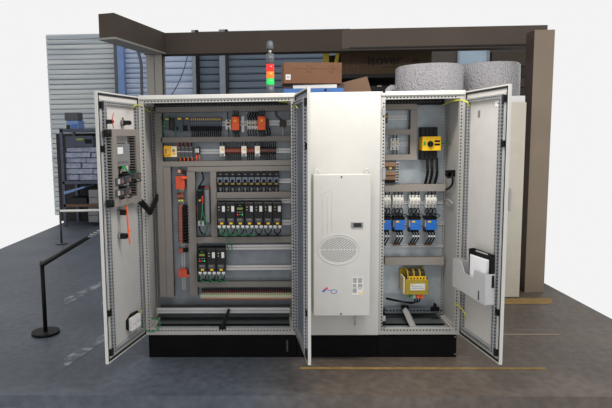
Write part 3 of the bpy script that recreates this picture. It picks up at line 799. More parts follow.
cable('earth_cable', 'yellow earth wire hanging low beside the right door', 'cable', [wpt(FRONT, 454, 303.5, .01), wpt(FRONT, 459, 306, .06), wpt(DR, 464.5, 313, .05), wpt(DR, 465.5, 320, .03)], .005, 'earth_wire')
cable('earth_cable', 'green earth cable looping over the bottom left cabinet corner', 'cable', [wpt(DL, 140, 318, .03), wpt(FRONT, 143, 327, .1), wpt(FRONT, 149, 331.5, .06), wpt(FRONT, 156, 330.5, .04), wpt(FRONT, 160, 325, .0), wpt(FRONT, 158, 319.5, -.1), wpt(FRONT, 151, 318.5, -.05)], .006, 'green_wire')
cable('earth_cable', 'thin yellow wire at the bottom left hinge post', 'cable', [wpt(DL, 141, 313.5, .03), wpt(FRONT, 143.5, 307.5, .06), wpt(FRONT, 147, 304.5, .01), wpt(FRONT, 149.5, 304, -.1)], .004, 'earth_wire')

# ------------------------------------------------------------------ right cabinet devices
for q in ((385, 104, 417, 109.6), (385, 129.4, 410.3, 134.8), (385, 154.4, 417, 160), (385, 184.2, 445.8, 191.4), (385, 257.6, 444, 265)): duct(CR, *q)
duct(CR, 410.4, 109.6, 417, 154.4)
for q in ((385, 115.6, 407, 120), (385, 142, 409, 146.2), (385, 201, 443, 204), (385, 222, 443, 225), (385, 244, 443, 247.2)): din(CR, *q)
t = dev('fuse_holder', 'small black fuse holder beside the white post, yellow tag', 'fuse holder', PL, 384.8, 113, 387.8, 123.3, .06)
t.part('body', MB().box(-t.w/2, t.w/2, -t.d, 0, 0, t.h, 'dark_grey'), .002); t.part('label', lab(MB(), t.w, t.h, t.d, .1, .8, .6, .75, 'yellow'))
t = dev('circuit_breaker', 'white two pole breaker alone in the upper left window', 'circuit breaker', PL, 390.8, 138.3, 399.2, 149.8, .07)
breaker(t, 2); t.part('label', lab(MB(), t.w, t.h, t.d, .55, .75, .6, .68, 'yellow'))
for u in (393, 396.5): t.wire([(u, 138.5, .05), (u+.2, 136.5, .06), (u+.1, 134.5, .05)], .004, 'black'); t.wire([(u, 149.5, .05), (u+.2, 152, .06), (u+.1, 154.5, .05)], .004, 'black')
# main switch
t = dev('main_switch', 'yellow and black main switch on the galvanised plate', 'switch', PL, 422, 127, 441, 160, .13, None, .001)
w, h, d = t.w, t.h, t.d
mb = MB()
for k in range(4): mb.box(-w*.48+k*w*.22, -w*.48+k*w*.22+w*.205, -d*.7, 0, h*.7, h, 'black_satin')
t.part('upper_shroud', mb, .003)
mb = MB()
for k in range(4): mb.box(-w*.48+k*w*.22, -w*.48+k*w*.22+w*.205, -d*.7, 0, 0, h*.3, 'black_satin')
t.part('lower_shroud', mb, .003)
t.part('body', MB().box(-w*.47, w*.5, -d, -.0, h*.285, h*.715, 'yellow').box(-w*.47, w*.5, -d*1.003, -d*.8, h*.64, h*.66, 'relay_yellow'), .004)
t.part('knob', MB().cyl((-w*.07, -d, h*.49), (-w*.07, -d-.02, h*.49), w*.15, 'black', 16).box(-w*.1, -w*.04, -d-.028, -d, h*.4, h*.58, 'black_satin'))
t.part('label', lab(MB(), w, h, d, .08, .2, .44, .56, 'green_dot'))
for zz in (.44, .54): t.part('label', lab(MB(), w, h, d, .66, .95, zz, zz+.06, 'black'))
t.wire([(440, 143.5, .1), (451, 143.5, .1)], .004, 'green_wire', 'shaft'); t.part('shaft_knob', MB().tube([t.p(451, 143.5, .1), t.p(453, 143.5, .1)], .022, 'yellow_soft', 10))
for k, u in enumerate((427.3, 431.6, 436.8)):
    t.part('power_cable', MB().tube([t.p(u, 158, .06), t.p(u+.2, 167, .1), t.p(u, 175, .1), t.p(u-2.3, 184.5, .05)], .0125, 'black', 8))
    t.part('cable_marker', MB().tube([t.p(u+.1, 169.4, .1), t.p(u+.1, 170.4, .1)], .0145, 'label_white', 8))
# line filter block at left
t = dev('braking_resistor', 'brown layered resistor block beside the white post', 'resistor', PL, 384.5, 162, 401, 183, .1, None, .001)
w, h, d = t.w, t.h, t.d
for zz in ((.78, .98, 'brown'), (.36, .56, 'brown'), (.14, .32, 'cardboard_pale')): t.part('winding', MB().box(-w/2, w*.16, -d, 0, h*zz[0], h*zz[1], zz[2]), .004)
for zz in ((.57, .77, 'dark_grey'), (0, .13, 'black')): t.part('core', MB().box(-w/2, w*.16, -d*.9, 0, h*zz[0], h*zz[1], zz[2]), .002)
t.part('label', MB().box(-w*.2, -w*.06, -d*.9-.002, -d*.9, h*.66, h*.75, 'yellow'))
t.part('strap', MB().box(-w*.5, w*.2, -d-.004, -d*.9, h*.56, h*.585, 'grey_plastic'))
mb = MB().box(w*.22, w*.44, -d*.7, 0, h*.05, h, 'grey_plastic')
for k in range(7): mb.box(w*.25, w*.41, -d*.7-.002, -d*.7, h*(.1+k*.125), h*(.17+k*.125), 'brown_dark')
t.part('terminal_strip', mb, .001)
# breakers, blue modules
us = ((384.2, 391), (393.2, 403.8), (409.8, 420.6), (426.2, 437.2))
who = ['partly hidden behind the white post', 'second from the left of four', 'third from the left of four', 'rightmost of four']
pr = None
for k in (1, 0, 2, 3):
    a, b = us[k]
    if k == 0: a = b-10.6
    q = (a, 195.2, b, 207.8); L_ = 'white three pole breaker above a blue module, '+who[k]
    if pr is None:
        pr = t = dev('circuit_breaker', L_, 'circuit breaker', PL, *q, .075, 'three pole breakers of the right cabinet'); breaker(t, 3); w, h = t.w, t.h
        for j in range(3):
            x = -w/2+w*(j+.5)/3
            t.part('wire', MB().tube([(x, -.05, h), (x, -.06, h*1.12), (x, -.05, h*1.33)], .0055, 'black')); t.part('wire', MB().tube([(x, -.05, 0), (x+random.uniform(-.02, .02), -.09, -h*.25), (x+random.uniform(-.035, .035), -.1, -h*.5), (x, -.06, -h*.8)], .004, 'black'))
            t.part('wire', MB().tube([(x, -.055, 0), (x-.03, -.08, -h*.35), (x+.03, -.11, -h*.55), (x+.01, -.06, -h*.85)], .0038, 'black'))
    else: dup(pr, PL, *q, L_)
us = ((384, 391), (393.8, 405), (409.8, 421), (425.6, 437)); pr = None
for k in (1, 0, 2, 3):
    a, b = us[k]
    if k == 0: a = b-11.2
    q = (a, 217, b, 230); L_ = 'bright blue power module with black top, '+who[k]
    if pr is None:
        pr = t = dev('power_module', L_, 'module', PL, *q, .11, 'blue power modules'); w, h, d = t.w, t.h, t.d
        t.part('body', MB().box(-w*.42, w/2, -d, 0, 0, h*.76, 'blue_plastic'), .003); t.part('heat_sink', MB().box(-w/2, w/2, -d*.95, 0, h*.76, h, 'black').box(-w*.5, -w*.43, -d*.9, 0, h*.2, h*.76, 'grey_plastic').box(-w*.46, w*.42, -d*.6, 0, -h*.22, 0, 'black_satin'), .002)
        t.part('label', lab(MB(), w, h, d, .2, .46, .58, .7, 'yellow', .003)); t.part('marking', lab(MB(), w, h, d, .5, .9, .4, .42, 'logo_blue')); t.part('marking', lab(MB(), w, h, d, .15, .9, .2, .21, 'logo_blue'))
        for j in range(3):
            x = -w*.2+j*w*.24
            t.part('wire', MB().tube([(x, -.07, -h*.05), (x+.004, -.1, -h*.5), (x-.008, -.08, -h*.9), (x-.014, -.04, -h*1.15)], .006, 'black')); t.part('lug', MB().box(x-.022, x-.006, -.05, -.02, -h*1.28, -h*1.12, 'copper'), .001)
            t.part('ferrule', MB().cyl((x+.003, -.098, -h*.42), (x+.003, -.1, -h*.55), .008, 'label_white', 8))
    else: dup(pr, PL, *q, L_)
# transformer
t = dev('transformer', 'olive yellow transformer on the plate at the bottom of the right cabinet', 'transformer', PL, 401, 271, 428.5, 294, .16, None, .001)
w, h, d = t.w, t.h, t.d
t.part('core', MB().box(-w*.36, w*.5, -d*.86, -d*.1, 0, h*.66, 'winding'), .003)
t.part('front_bracket', MB().box(-w*.34, w*.5, -d, -d*.88, -h*.02, h*.62, 'olive_yellow').box(-w*.36, w*.52, -d*1.01, -d*.84, -h*.03, h*.02, 'olive_yellow'), .003)
t.part('rear_bracket', MB().box(-w*.42, w*.48, -d*.1, 0, h*.05, h*.95, 'olive_yellow'), .003)
t.part('side_bracket', MB().box(-w*.40, -w*.35, -d*.95, 0, 0, h*.72, 'cream'), .002)
mb = MB()
for k in range(9):
    a = k/9*PI; x = -w*.22+k*w*.075
    mb.tube([(x, -d*.85, h*.6), (x, -d*.7, h*.92), (x, -d*.35, h*.92), (x, -d*.2, h*.6)], w*.035, 'winding' if k % 3 else 'olive_yellow', 6)
t.part('coil', mb)
mb = MB().box(-w*.2, w*.42, -d*.98, -d*.8, h*.62, h*.74, 'yellow')
for k in range(5): mb.box(-w*.16+k*w*.115, -w*.1+k*w*.115, -d*.99, -d*.98, h*.64, h*.72, 'winding')
t.part('terminal_strip', mb, .002)
for s in (-.28, .36): t.part('lug', MB().box(w*s, w*s+w*.1, -d*.2, -d*.05, h*.7, h*1.02, 'olive_yellow'))
t.part('rating_plate', MB().box(-w*.16, w*.38, -d-.001, -d, h*.16, h*.45, 'label_white').box(-w*.14, -w*.04, -d-.002, -d, h*.38, h*.44, 'yellow').box(-w*.12, w*.3, -d-.0015, -d, h*.32, h*.335, 'text_grey').box(-w*.12, w*.34, -d-.0015, -d, h*.24, h*.255, 'text_grey'))
for k, (mn, a, b) in enumerate((('green_dot', -.14, -.06), ('grey_plastic', -.05, .06), ('orange', .09, .21), ('orange', .23, .35))): t.part('terminal', MB().box(w*a, w*b, -d*.95, -d*.6, -h*.2, -h*.04, mn), .001)
for k in range(3):
    t.wire([(415+k*2.4, 298, .12), (414.7+k*2.2, 301, .14), (411+k*1.2, 303.5-.6*k, .12), (398, 300.5+.4*k, .1), (386, 297.8+.5*k, .06)], .006, 'black', 'cable')
# strut on the cabinet bottom, latches
mb = MB(); a, b = CR.p(405, 309, .07), CR.p(413.5, 327.5, .38)
mb.tube([a, b], .028, 'grey_plastic', 4, smooth_path=False); mb.box(a.x-.03, a.x+.03, a.y-.02, a.y+.02, a.z-.01, a.z+.03, 'black'); CR.part('support_strut', mb, .002)
mb = MB(); a = CR.p(435, 308.5, .1); mb.box(a.x-.035, a.x+.035, a.y-.02, a.y+.02, a.z-.02, a.z+.015, 'black').box(a.x-.012, a.x+.01, a.y-.02, a.y+.02, a.z, a.z+.045, 'black'); CR.part('latch', mb, .004)
mb = MB(); x0, x1, z0, z1 = CR.r(385, 307.5, 443, 313, .05)
mb.box(x0, x1, -.06, -.04, z0, z1, 'galvanised'); holes(mb, 'x', x0, x1, 0, -.06, (z0+z1)/2, .03, .016); CR.part('cross_rail', mb, .001)
WR = Fr((W-.004, 0, 0), -PI/2)
mb = MB()
for (u0, v0, u1, v1) in ((445, 170, 455, 176), (446.5, 172, 449.5, 178)):
    a, b = CR.p(u0, v0, .2), CR.p(u1, v1, .2); mb.box(a.x, b.x, a.y-.04, a.y, b.z, a.z, 'black')
mb.tube([CR.p(452, 174, .25), CR.p(452.5, 183, .27), CR.p(449, 188, .2), CR.p(446, 189.5, .08)], .009, 'black', 8)
CR.part('door_contact', mb, .002)
CR.part('cable', MB().tube([CR.p(445, 199, .06), CR.p(449, 200, .2), CR.p(452.5, 204, .26), CR.p(450, 206, .2), CR.p(446, 202, .1)], .006, 'grey_wire'))

# ------------------------------------------------------------------ open doors
dl = cab_door(CL, DL, LW, -1)
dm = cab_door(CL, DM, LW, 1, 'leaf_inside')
dr = cab_door(CR, DR, LW-.005, 1)
# slotted hinge strip on the middle leaf
def inside_part(door, name, mb, bev=0): return mb.build(name, door, bev)
# left door: duct frame
class DT(T):
    def __init__(s, door, fr): s.fr, s.x0, s.z0, s.y0, s.o = fr, 0, 0, 0, door
tl = DT(dl, DL)
OUT = .075
xa, za = DL.at(113.3, 129.5, OUT).x, DL.at(113.3, 129.5, OUT).z
x0, x1, _, _ = DL.rect(113.3, 165, 140.5, 166, OUT)
z1 = DL.at(127, 129.3, OUT).z; z0 = DL.at(127, 204.5, OUT).z
fwid = (x1-x0)*.15; fh = .05
def dbox(mb, a, b, c, d):
    mb.box(a, b, -OUT, -.0016, c, d, 'duct')
mb = MB(); dbox(mb, x0, x0+fwid, z0, z1); n = int((z1-z0)/.02)
for i in range(n):
    z = z0+(i+.5)*.02
    mb.box(x0-.0008, x0, -OUT+.012, -.015, z-.0055, z+.0055, 'hole')
inside_part(dl, 'wire_duct', mb, .001)
mb = MB(); dbox(mb, x1-fwid, x1, z0, z1)
for i in range(n):
    z = z0+(i+.5)*.02
    mb.box(x1-fwid-.0008, x1-fwid, -OUT+.012, -.015, z-.0055, z+.0055, 'hole')
inside_part(dl, 'wire_duct', mb, .001)
mb = MB(); dbox(mb, x0+fwid, x1-fwid, z1-fh, z1); inside_part(dl, 'wire_duct', mb, .001)
mb = MB(); dbox(mb, x0+fwid, x1-fwid, z0, z0+fh); inside_part(dl, 'wire_duct', mb, .001)
for zz in (z0+.03, z1-.03):
    inside_part(dl, 'duct_clamp', MB().cyl((x0-.025, -.05, zz-.025), (x0-.025, -.05, zz+.025), .028, 'black', 12))
# lower equipment plate on the left door
a0, a1 = -LW+.092, -.092
inside_part(dl, 'inner_panel', MB().box(a0, a1, -.004, -.0016, ZB+.095, z0-.02, 'enclosure_inside'), .001)
def ddev(name, label, cat, fr, u0, v0, u1, v1, out, group=None): return dev(name, label, cat, fr, u0, v0, u1, v1, out, group)
# touch panel seen from behind
t = ddev('touch_panel', 'grey back of a touch panel with white label on left door', 'touch panel', DL, 115.8, 143.8, 130, 166, .06)
w, h, d = t.w, t.h, t.d
t.part('housing', MB().box(-w/2, w/2, -d, 0, 0, h, 'mid_grey').box(-w*.56, w*.56, -.02, 0, -h*.04, h*1.04, 'dark_grey'), .004)
t.part('label', lab(MB(), w, h, d, .12, .5, .55, .85, 'label_white'))
v = MB()
for k in range(8): v.box(-w*.4+k*w*.1, -w*.36+k*w*.1, -d-.0008, -d, h*.1, h*.22, 'dark_grey')
t.part('vent', v); t.part('plug', MB().box(-w*.05, w*.2, -d*.9, -d*.4, -h*.14, -.001, 'green_dot'), .001); t.part('plug', MB().box(-w*.4, -w*.25, -d*.9, -d*.4, -h*.1, -.001, 'black'), .001)
t.wire([(125, 167.5, .05), (128, 172, .07), (133, 173, .08), (138, 170.5, .07)], .006, 'green_wire', 'cable'); t.wire([(121, 167, .05), (119.5, 172, .06), (121, 178, .05)], .005, 'black', 'cable')
# push-button contact blocks in the duct frame
GB = 'button contact blocks inside the duct frame'
pos = ((117, 176.5, 124.5, 186), (117, 188, 124.5, 197.5), (125.5, 174.5, 131.5, 184), (125.5, 186.5, 131.5, 196), (134.5, 171.5, 141.5, 180))
names = ['upper left', 'lower left', 'upper right', 'lower right']
for k, q in enumerate(pos):
    L_ = ('push button contact block under the touch panel, %s of four' % names[k]) if k < 4 else 'dark contact block clamped on the right edge of the left door duct frame'
    t = ddev('contact_block', L_, 'contact block', DL, *q, .09 if k < 4 else .12, GB if k < 4 else None); w, h, d = t.w, t.h, t.d
    t.part('body', MB().box(-w/2, w/2, -d, 0, h*.15, h*.85, 'dark_grey').box(-w*.3, w*.3, -d*.7, 0, 0, h, 'black'), .002)
    t.part('terminal', lab(MB(), w, h, d, .1, .4, .25, .75, 'grey_plastic' if k < 2 else 'dark_grey')); t.part('terminal', lab(MB(), w, h, d, .62, .88, .3, .6, 'terminal_pink'))
    t.part('wire', MB().tube([(0, -d, h*.2), (w*.1, -d-.02, -h*.1), (w*.3, -d*.5, -h*.3)], .004, 'black'))
# selector switch backs
sel = [((110, 119.5, 114, 123.8), 'left of two switch backs on the left door above duct frame', 'red'), ((127.5, 120.5, 132, 125), 'right of two switch backs on the left door above duct frame', None),
       ((124, 209.8, 128.5, 215), 'upper of two switch backs on the left door below duct frame', None), ((124.5, 233.5, 129, 238.8), 'lower of two switch backs on the left door below duct frame', 'orange')]
for q, L_, c in sel:
    t = ddev('selector_switch', L_, 'switch', DL, *q, .07, 'switch backs on the left door'); w, h, d = .036, t.h, t.d
    t.part('body', MB().box(-w/2, w/2, -d, -.02, 0, h, 'black_satin').box(-w*.35, w*.35, -d-.01, -d, h*.25, h*.75, 'black'), .002)
    t.part('ring', MB().cyl((0, -.022, h/2), (0, 0, h/2), .024, 'mid_grey', 14)); t.part('tag', MB().box(-w*.6, -w*.2, -.0017, 0, h*1.3, h*1.45, 'yellow'))
    if c == 'red': t.wire([(113.5, 113, .06), (112.5, 118, .085), (112.6, 123, .085), (113.5, 128, .06)], .003, 'red_wire')
tag(MB().tube([wpt(DL, 126.7, 206, .06), wpt(DL, 127.3, 215, .085), wpt(DL, 128, 228, .08), wpt(DL, 129.5, 240, .085), wpt(DL, 130, 243.5, .08)], .0065, 'orange_wire', 6).tube([wpt(DL, 127.5, 231, .08), wpt(DL, 131, 230.3, .09)], .004, 'orange_wire').build('signal_cable'), 'orange cable hanging down the left door between two switches', 'cable')
t = ddev('name_plate', 'tiny dark plate between the two upper left door switches', 'plate', DL, 122.2, 117.5, 123.6, 123.5, .003)
t.part('plate', MB().box(-t.w/2, t.w/2, -.0012, 0, 0, t.h, 'dark_grey'))
# door lamp / ballast at the bottom corner of left door
t = ddev('door_junction_box', 'white and black wired junction box low on left door', 'junction box', DL, 131, 313.5, 142, 330, .05)
w, h, d = t.w, t.h, t.d
t.part('back_plate', MB().prism([(-w*.5, h*.2), (-w*.5, h*.75), (-w*.1, h), (w*.5, h*.95), (w*.5, 0), (-w*.2, 0)], 'black', 1, -.02, 0), .002)
for k in range(2): t.part('terminal', MB().box(-w*.4+k*w*.42, -w*.02+k*w*.42, -d, -.02, h*.1, h*.85, 'label_white').box(-w*.36+k*w*.42, -w*.06+k*w*.42, -d-.001, -d, h*.45, h*.5, 'grey_plastic'), .003)
# right door stickers and document pocket
t = ddev('warning_sticker', 'white sticker with pink edge at the top of right door', 'sticker', DR, 495, 101, 500.8, 106.7, .003)
t.part('paper', MB().box(-t.w/2, t.w/2, -.0012, 0, 0, t.h, 'paper')); t.part('edge', MB().box(-t.w/2, t.w/2, -.0016, -.0012, 0, t.h*.06, 'magenta').box(-t.w*.05, t.w*.1, -.0016, -.0012, t.h*.45, t.h*.7, 'ink'))
t = ddev('name_plate', 'narrow grey plate high on the right door', 'plate', DR, 477.8, 110.5, 480, 117.5, .003)
t.part('plate', MB().box(-t.w/2, t.w/2, -.0012, 0, 0, t.h, 'mid_grey')); t.part('slot', MB().box(-t.w*.3, t.w*.3, -.0016, -.0012, t.h*.2, t.h*.8, 'text_grey'))
PO = .105
q0 = DR.at(453.5, 258.5, PO); q1 = DR.at(485, 274.5, PO)
t = T('document_pocket', 'grey plastic document pocket with notched front on right door', 'document holder', DR, q0.x, DR.at(485, 305.5, PO).z)
outline = [(453, 258.3), (460.7, 260.5), (464.6, 273), (472.8, 277.5), (474.3, 269.8), (485, 274.3), (485, 305.8), (453.5, 287)]
P2 = [t.p(u, v, PO) for u, v in outline]
xe = t.p(485, 290, PO).x
front = MB().prism([(p.x, p.z) for p in P2], 'pocket', 1, -PO, -PO+.004)
front.box(P2[0].x+.05, P2[0].x+.075, -PO-.0008, -PO, t.p(457, 283, PO).z, t.p(457, 277, PO).z, 'grey_plastic').box(xe-.1, xe-.08, -PO-.0008, -PO, t.p(480, 301, PO).z, t.p(480, 291.5, PO).z, 'dark_grey')
t.part('front_wall', front)
zt = P2[5].z; zb = P2[6].z
t.part('end_wall', MB().box(xe-.004, xe, -PO, -.031, zb, zt, 'pocket')); t.part('end_wall', MB().box(P2[0].x, P2[0].x+.004, -PO, -.031, P2[7].z, P2[0].z, 'pocket'))
t.part('base', MB().prism([(P2[7].x, P2[7].z), (xe, zb), (xe, zb+.004), (P2[7].x, P2[7].z+.004)], 'pocket', 1, -PO, -.031)); t.part('back_wall', MB().prism([(P2[7].x, P2[7].z), (xe, zb), (xe, zt), (P2[0].x, P2[0].z)], 'pocket', 1, -.035, -.031))
# papers and binder in the pocket
PP = .066
pa = [DR.at(470.6, 254, PP), DR.at(489, 260, PP)]
t2 = T('paper_stack', 'white sheets of paper standing in the document pocket', 'paper', DR, pa[0].x, zb+t.z0+.03)
for k in range(4):
    pts = [t2.p(470.6+k*.4, 254+k*.6, PP+.006*k), t2.p(489-k*.8, 260+k*.3, PP+.006*k)]
    zz = .0
    t2.part('sheet', MB().prism([(pts[0].x, zz+.06), (pts[1].x, zz), (pts[1].x, pts[1].z), (pts[0].x, pts[0].z)], 'paper', 1, -PP-.006*k-.004, -PP-.006*k))
PB = .038
t3 = T('ring_binder', 'black binder with a slot handle behind the papers in pocket', 'binder', DR, DR.at(471.4, 249, PB).x, zb+t.z0+.03)
c = [t3.p(u, v, PB) for u, v in ((471.2, 248.5), (474.5, 247.8), (494.5, 254.8), (494.5, 288), (471.2, 280))]
t3.part('cover', MB().prism([(p.x, p.z) for p in c], 'black', 1, -PB-.02, -PB), .002)
s0 = [t3.p(u, v, PB+.02) for u, v in ((476, 249.9), (488, 253.8), (488, 255.2), (476, 251.4))]
t3.part('handle_slot', MB().prism([(p.x, p.z) for p in s0], 'grey_plastic', 1, -PB-.0212, -PB-.02))

# ------------------------------------------------------------------ cooling unit on the middle door
CF = Fr((0, -.026, 0), 0)
t = dev('cooling_unit', 'white cooling unit with round fan grille on the middle cabinet door', 'cooling unit', CF, 313.5, 174.6, 370.4, 315.8, .13)
w, h, d = t.w, t.h, t.d
t.part('housing', MB().box(-w/2, w/2, -d, 0, 0, h, 'enclosure_paint'), .004)
g = MB(); cx, cz = t.p(338.6, 249.6, d).x, t.p(338.6, 249.6, d).z
px = t.p(339.6, 249.6, d).x-cx
RX, RZ = 17.4*px, 12.2*px
for i in range(1, 13):
    f = i/12; n = max(6, int(44*f))
    for j in range(n):
        a = 2*PI*(j+(i % 2)*.5)/n
        if abs(sin(a))*f < .045: continue
        g.poly([(cx+RX*f*cos(a)+.0062*cos(b), -d-.0006, cz+RZ*f*sin(a)+.0043*sin(b)) for b in (0, PI/2, PI, 3*PI/2)], 'mid_grey')
t.part('fan_grille', g)
ring = MB(); pts = [(cx+20.6*px*cos(a*PI/24), -d, cz+15.3*px*sin(a*PI/24)) for a in range(49)]
ring.tube(pts, .0035, 'enclosure_paint', 6, smooth_path=False, cap=False); t.part('grille_ring', ring)
x0, x1, z0, z1 = t.r(351.2, 222.5, 363, 227.8, d)
t.part('display', MB().box(x0, x1, -d-.006, -d, z0, z1, 'mid_grey').box(x0+(x1-x0)*.2, x1-(x1-x0)*.15, -d-.007, -d-.006, z0+.006, z1-.004, 'screen_black'), .001)
for u in (316.4, 366.4):
    p = t.p(u, 173.5, d*.5); t.part('lifting_eye', MB().tube([(p.x-.018, p.y, h), (p.x-.018, p.y, h+.02), (p.x, p.y, h+.038), (p.x+.018, p.y, h+.02), (p.x+.018, p.y, h)], .006, 'zinc_rail', 8))
for (u, v) in ((341.5, 177), (341, 313.8)):
    p = t.p(u, v, d); t.part('screw', MB().cyl((p.x, -d-.003, p.z), (p.x, -d, p.z), .007, 'dark_grey', 10))
# embossed outline upper left, flow-direction press marks
em = MB()
for (ua, va, ub, vb) in ((319.8, 195.5, 331, 189), (331, 189, 331.8, 191), (322.5, 197.5, 322.5, 235), (327.5, 195.5, 327.5, 233), (331.8, 191, 331.8, 231)):
    a, b = t.p(ua, va, d), t.p(ub, vb, d); em.tube([(a.x, -d, a.z), (b.x, -d, b.z)], .0022, 'enclosure_paint', 6, smooth_path=False)
t.part('embossed_line', em)
# logo: two tone dash, tail and blue oval
lg = MB()
def seg(ua, va, ub, vb, r, mn):
    a, b = t.p(ua, va, d), t.p(ub, vb, d); v = Vector((b.x-a.x, 0, b.z-a.z)); nrm = Vector((-v.z, 0, v.x)).normalized()*r
    lg.poly([(a.x-nrm.x, -d-.001, a.z-nrm.z), (b.x-nrm.x, -d-.001, b.z-nrm.z), (b.x+nrm.x, -d-.001, b.z+nrm.z), (a.x+nrm.x, -d-.001, a.z+nrm.z)], mn)
seg(322.6, 291.9, 325, 289.8, .0075, 'logo_blue'); seg(325, 289.8, 327.6, 287.7, .0075, 'logo_red'); seg(327, 290.2, 331.5, 290.3, .002, 'logo_blue')
c0 = t.p(333.8, 291.5, d)
for j in range(20):
    a, b = 2*PI*j/20, 2*PI*(j+1)/20
    for (k0, k1) in ((1, .8),):
        lg.poly([(c0.x+3.2*px*k0*cos(a), -d-.001, c0.z+2.3*px*k0*sin(a)), (c0.x+3.2*px*k1*cos(a), -d-.001, c0.z+2.3*px*k1*sin(a)), (c0.x+3.2*px*k1*cos(b), -d-.001, c0.z+2.3*px*k1*sin(b)), (c0.x+3.2*px*k0*cos(b), -d-.001, c0.z+2.3*px*k0*sin(b))], 'logo_blue')
t.part('logo', lg)
pl = MB(); x0, x1, z0, z1 = t.r(352.2, 277, 363.2, 294.8, d)
pl.box(x0, x1, -d-.0008, -d, z0, z1, 'label_white')
for k in range(17):
    for (a, b) in ((.05, .45), (.52, .95)):
        zz = z1-(z1-z0)*(.06+k*.05)
        if k > 12 and a > .5: continue
        if k in (6, 11): continue
        pl.box(x0+(x1-x0)*a, x0+(x1-x0)*(b-random.random()*.1), -d-.0014, -d-.0008, zz-.0022, zz+.0022, 'text_grey')
for k in range(2):
    xx = x0+(x1-x0)*(.6+.22*k); pl.poly([(xx, -d-.0016, z0+.008), (xx+.018, -d-.0016, z0+.008), (xx+.009, -d-.0016, z0+.024)], 'yellow')
t.part('notice_label', pl)
p0, p1 = t.p(355, 316.5, d*.4), t.p(355, 325, d*.4)
t.part('drain_tube', MB().tube([(p0.x, -d*.4, 0), (p0.x, -d*.4, p1.z)], .008, 'grey_plastic', 8, smooth_path=False))

# ------------------------------------------------------------------ stack light on the left cabinet roof
SF = Fr((0, .25, 0), 0)
b = SF.at(270.4, 94, 0); zroof = ZT
t = T('signal_tower', 'red, orange and green signal tower standing on the left cabinet roof', 'signal light', SF, b.x, zroof)
def zz(v): return t.p(270.3, v, 0).z
R_ = (SF.at(274.3, 75).x-SF.at(266.5, 75).x)/2
t.part('base', MB().lathe([(0, 0), (R_, 0), (R_, zz(85)), (0, zz(85))], 'stack_grey', 20))
for (v0, v1, mn) in ((85, 78.4, 'stack_green'), (78.4, 71.3, 'stack_orange'), (71.3, 64, 'stack_red')):
    a, c = zz(v0), zz(v1); t.part('lamp', MB().lathe([(0, a), (R_*.98, a), (R_*1.02, a+.004), (R_*1.02, (a+c)/2), (R_*.98, c-.003), (0, c)], mn, 20))
mb = MB().lathe([(0, zz(64)), (R_, zz(64)), (R_, zz(54)), (0, zz(54))], 'stack_grey', 20)
for s in (-.35, .2): mb.box(R_*s, R_*(s+.25), -R_*1.01, -R_*.8, zz(60), zz(58.6), 'black')
t.part('sounder', mb)
t.part('neck', MB().lathe([(0, zz(54)), (R_*.4, zz(54)), (R_*.36, zz(49.4)), (0, zz(49.4))], 'chain_steel', 14)); t.part('cap', MB().lathe([(0, zz(49.6)), (R_*.6, zz(49.6)), (R_*.95, zz(48)), (R_*.8, zz(43)), (R_*.55, zz(41)), (0, zz(41))], 'stack_grey', 20))

# ------------------------------------------------------------------ building
YW = 9.0
BW = Fr((0, YW, 0), 0)
def wx(u, v, Y): return Fr((0, Y, 0), 0).at(u, v).x
def wz(u, v, Y): return Fr((0, Y, 0), 0).at(u, v).z
struct('floor', MB().box(-3.6, 4.45, -.7, YW+.2, -.1, 0, 'floor_concrete'))
def siding(name, u0, u1, v, ztop, pitch, mn, Y=YW, depth=.05, zb=0):
    x0, x1 = wx(u0, v, Y), wx(u1, v, Y); mb = MB(); n = int((ztop-zb)/pitch)
    mb.box(x0, x1, Y+depth, Y+depth+.05, zb, zb+n*pitch, mn)
    for i in range(n):
        z = zb+i*pitch
        mb.prism([(Y+depth+.01, z), (Y+.012, z), (Y, z+pitch*.2), (Y, z+pitch*.86), (Y+depth, z+pitch*.97), (Y+depth, z+pitch)], mn, 0, x0, x1)
    return struct(name, mb)
zt9 = wz(100, 33, YW)
siding('wall_left_cladding', 48, 118, 80, zt9, .118, 'cladding_white')
siding('wall_middle_cladding', 117, 148, 80, zt9, .118, 'cladding_blue')
siding('wall_centre_cladding', 148, 193, 80, zt9, .16, 'cladding_blue')
siding('wall_back_planks', 193, 350, 80, zt9, .168, 'plank_blue', depth=.06)
siding('wall_right_planks', 350, 470, 80, zt9, .3, 'plank_brown', depth=.05)
for (ua, ub, mn, nm) in ((114.4, 117.6, 'pipe', 'wall_post'), (117.6, 124.3, 'pillar_blue', 'wall_pillar'), (192.2, 196, 'post_grey', 'wall_post'), (196, 199, 'black', 'wall_joint'), (219.5, 225.5, 'post_grey', 'wall_post'), (225.5, 228.5, 'black_satin', 'wall_joint')):
    struct(nm, MB().box(wx(ua, 75, YW-.15), wx(ub, 75, YW-.15), YW-.15, YW, 0, zt9, mn), .01)
# steel column and mezzanine beam
YC = 2.5
xa, xb = wx(146.5, 75, YC), wx(162.6, 75, YC); zbm = wz(230, 53, YC); zbt = wz(230, 31, YC)
mb = MB().box(xa, xb, YC, YC+.012, 0, zbm, 'column_paint').box(xa, xb, YC+.188, YC+.2, 0, zbm, 'column_paint').box((xa+xb)/2-.006, (xa+xb)/2+.006, YC, YC+.2, 0, zbm, 'column_paint').box(xb-.008, xb, YC+.0, YC+.06, 0, zbm, 'brown_dark')
struct('column_left', mb, .003)
xr = wx(548, 45, YC)
mb = MB().box(xa-.02, xr, YC, YC+.2, zbm, zbm+.02, 'beam_paint').box(xa-.02, xr, YC+.03, YC+.16, zbm+.02, zbt, 'beam_paint')
for k in range(2):
    for j in range(3): mb.cyl((xa+.06+j*.06, YC+.03, zbm+.07+k*.08), (xa+.06+j*.06, YC+.018, zbm+.07+k*.08), .014, 'deck', 6)
mb.box(wx(342, 45, YC), xr, YC+.024, YC+.03, zbm+.03, zbt, 'beam_light')
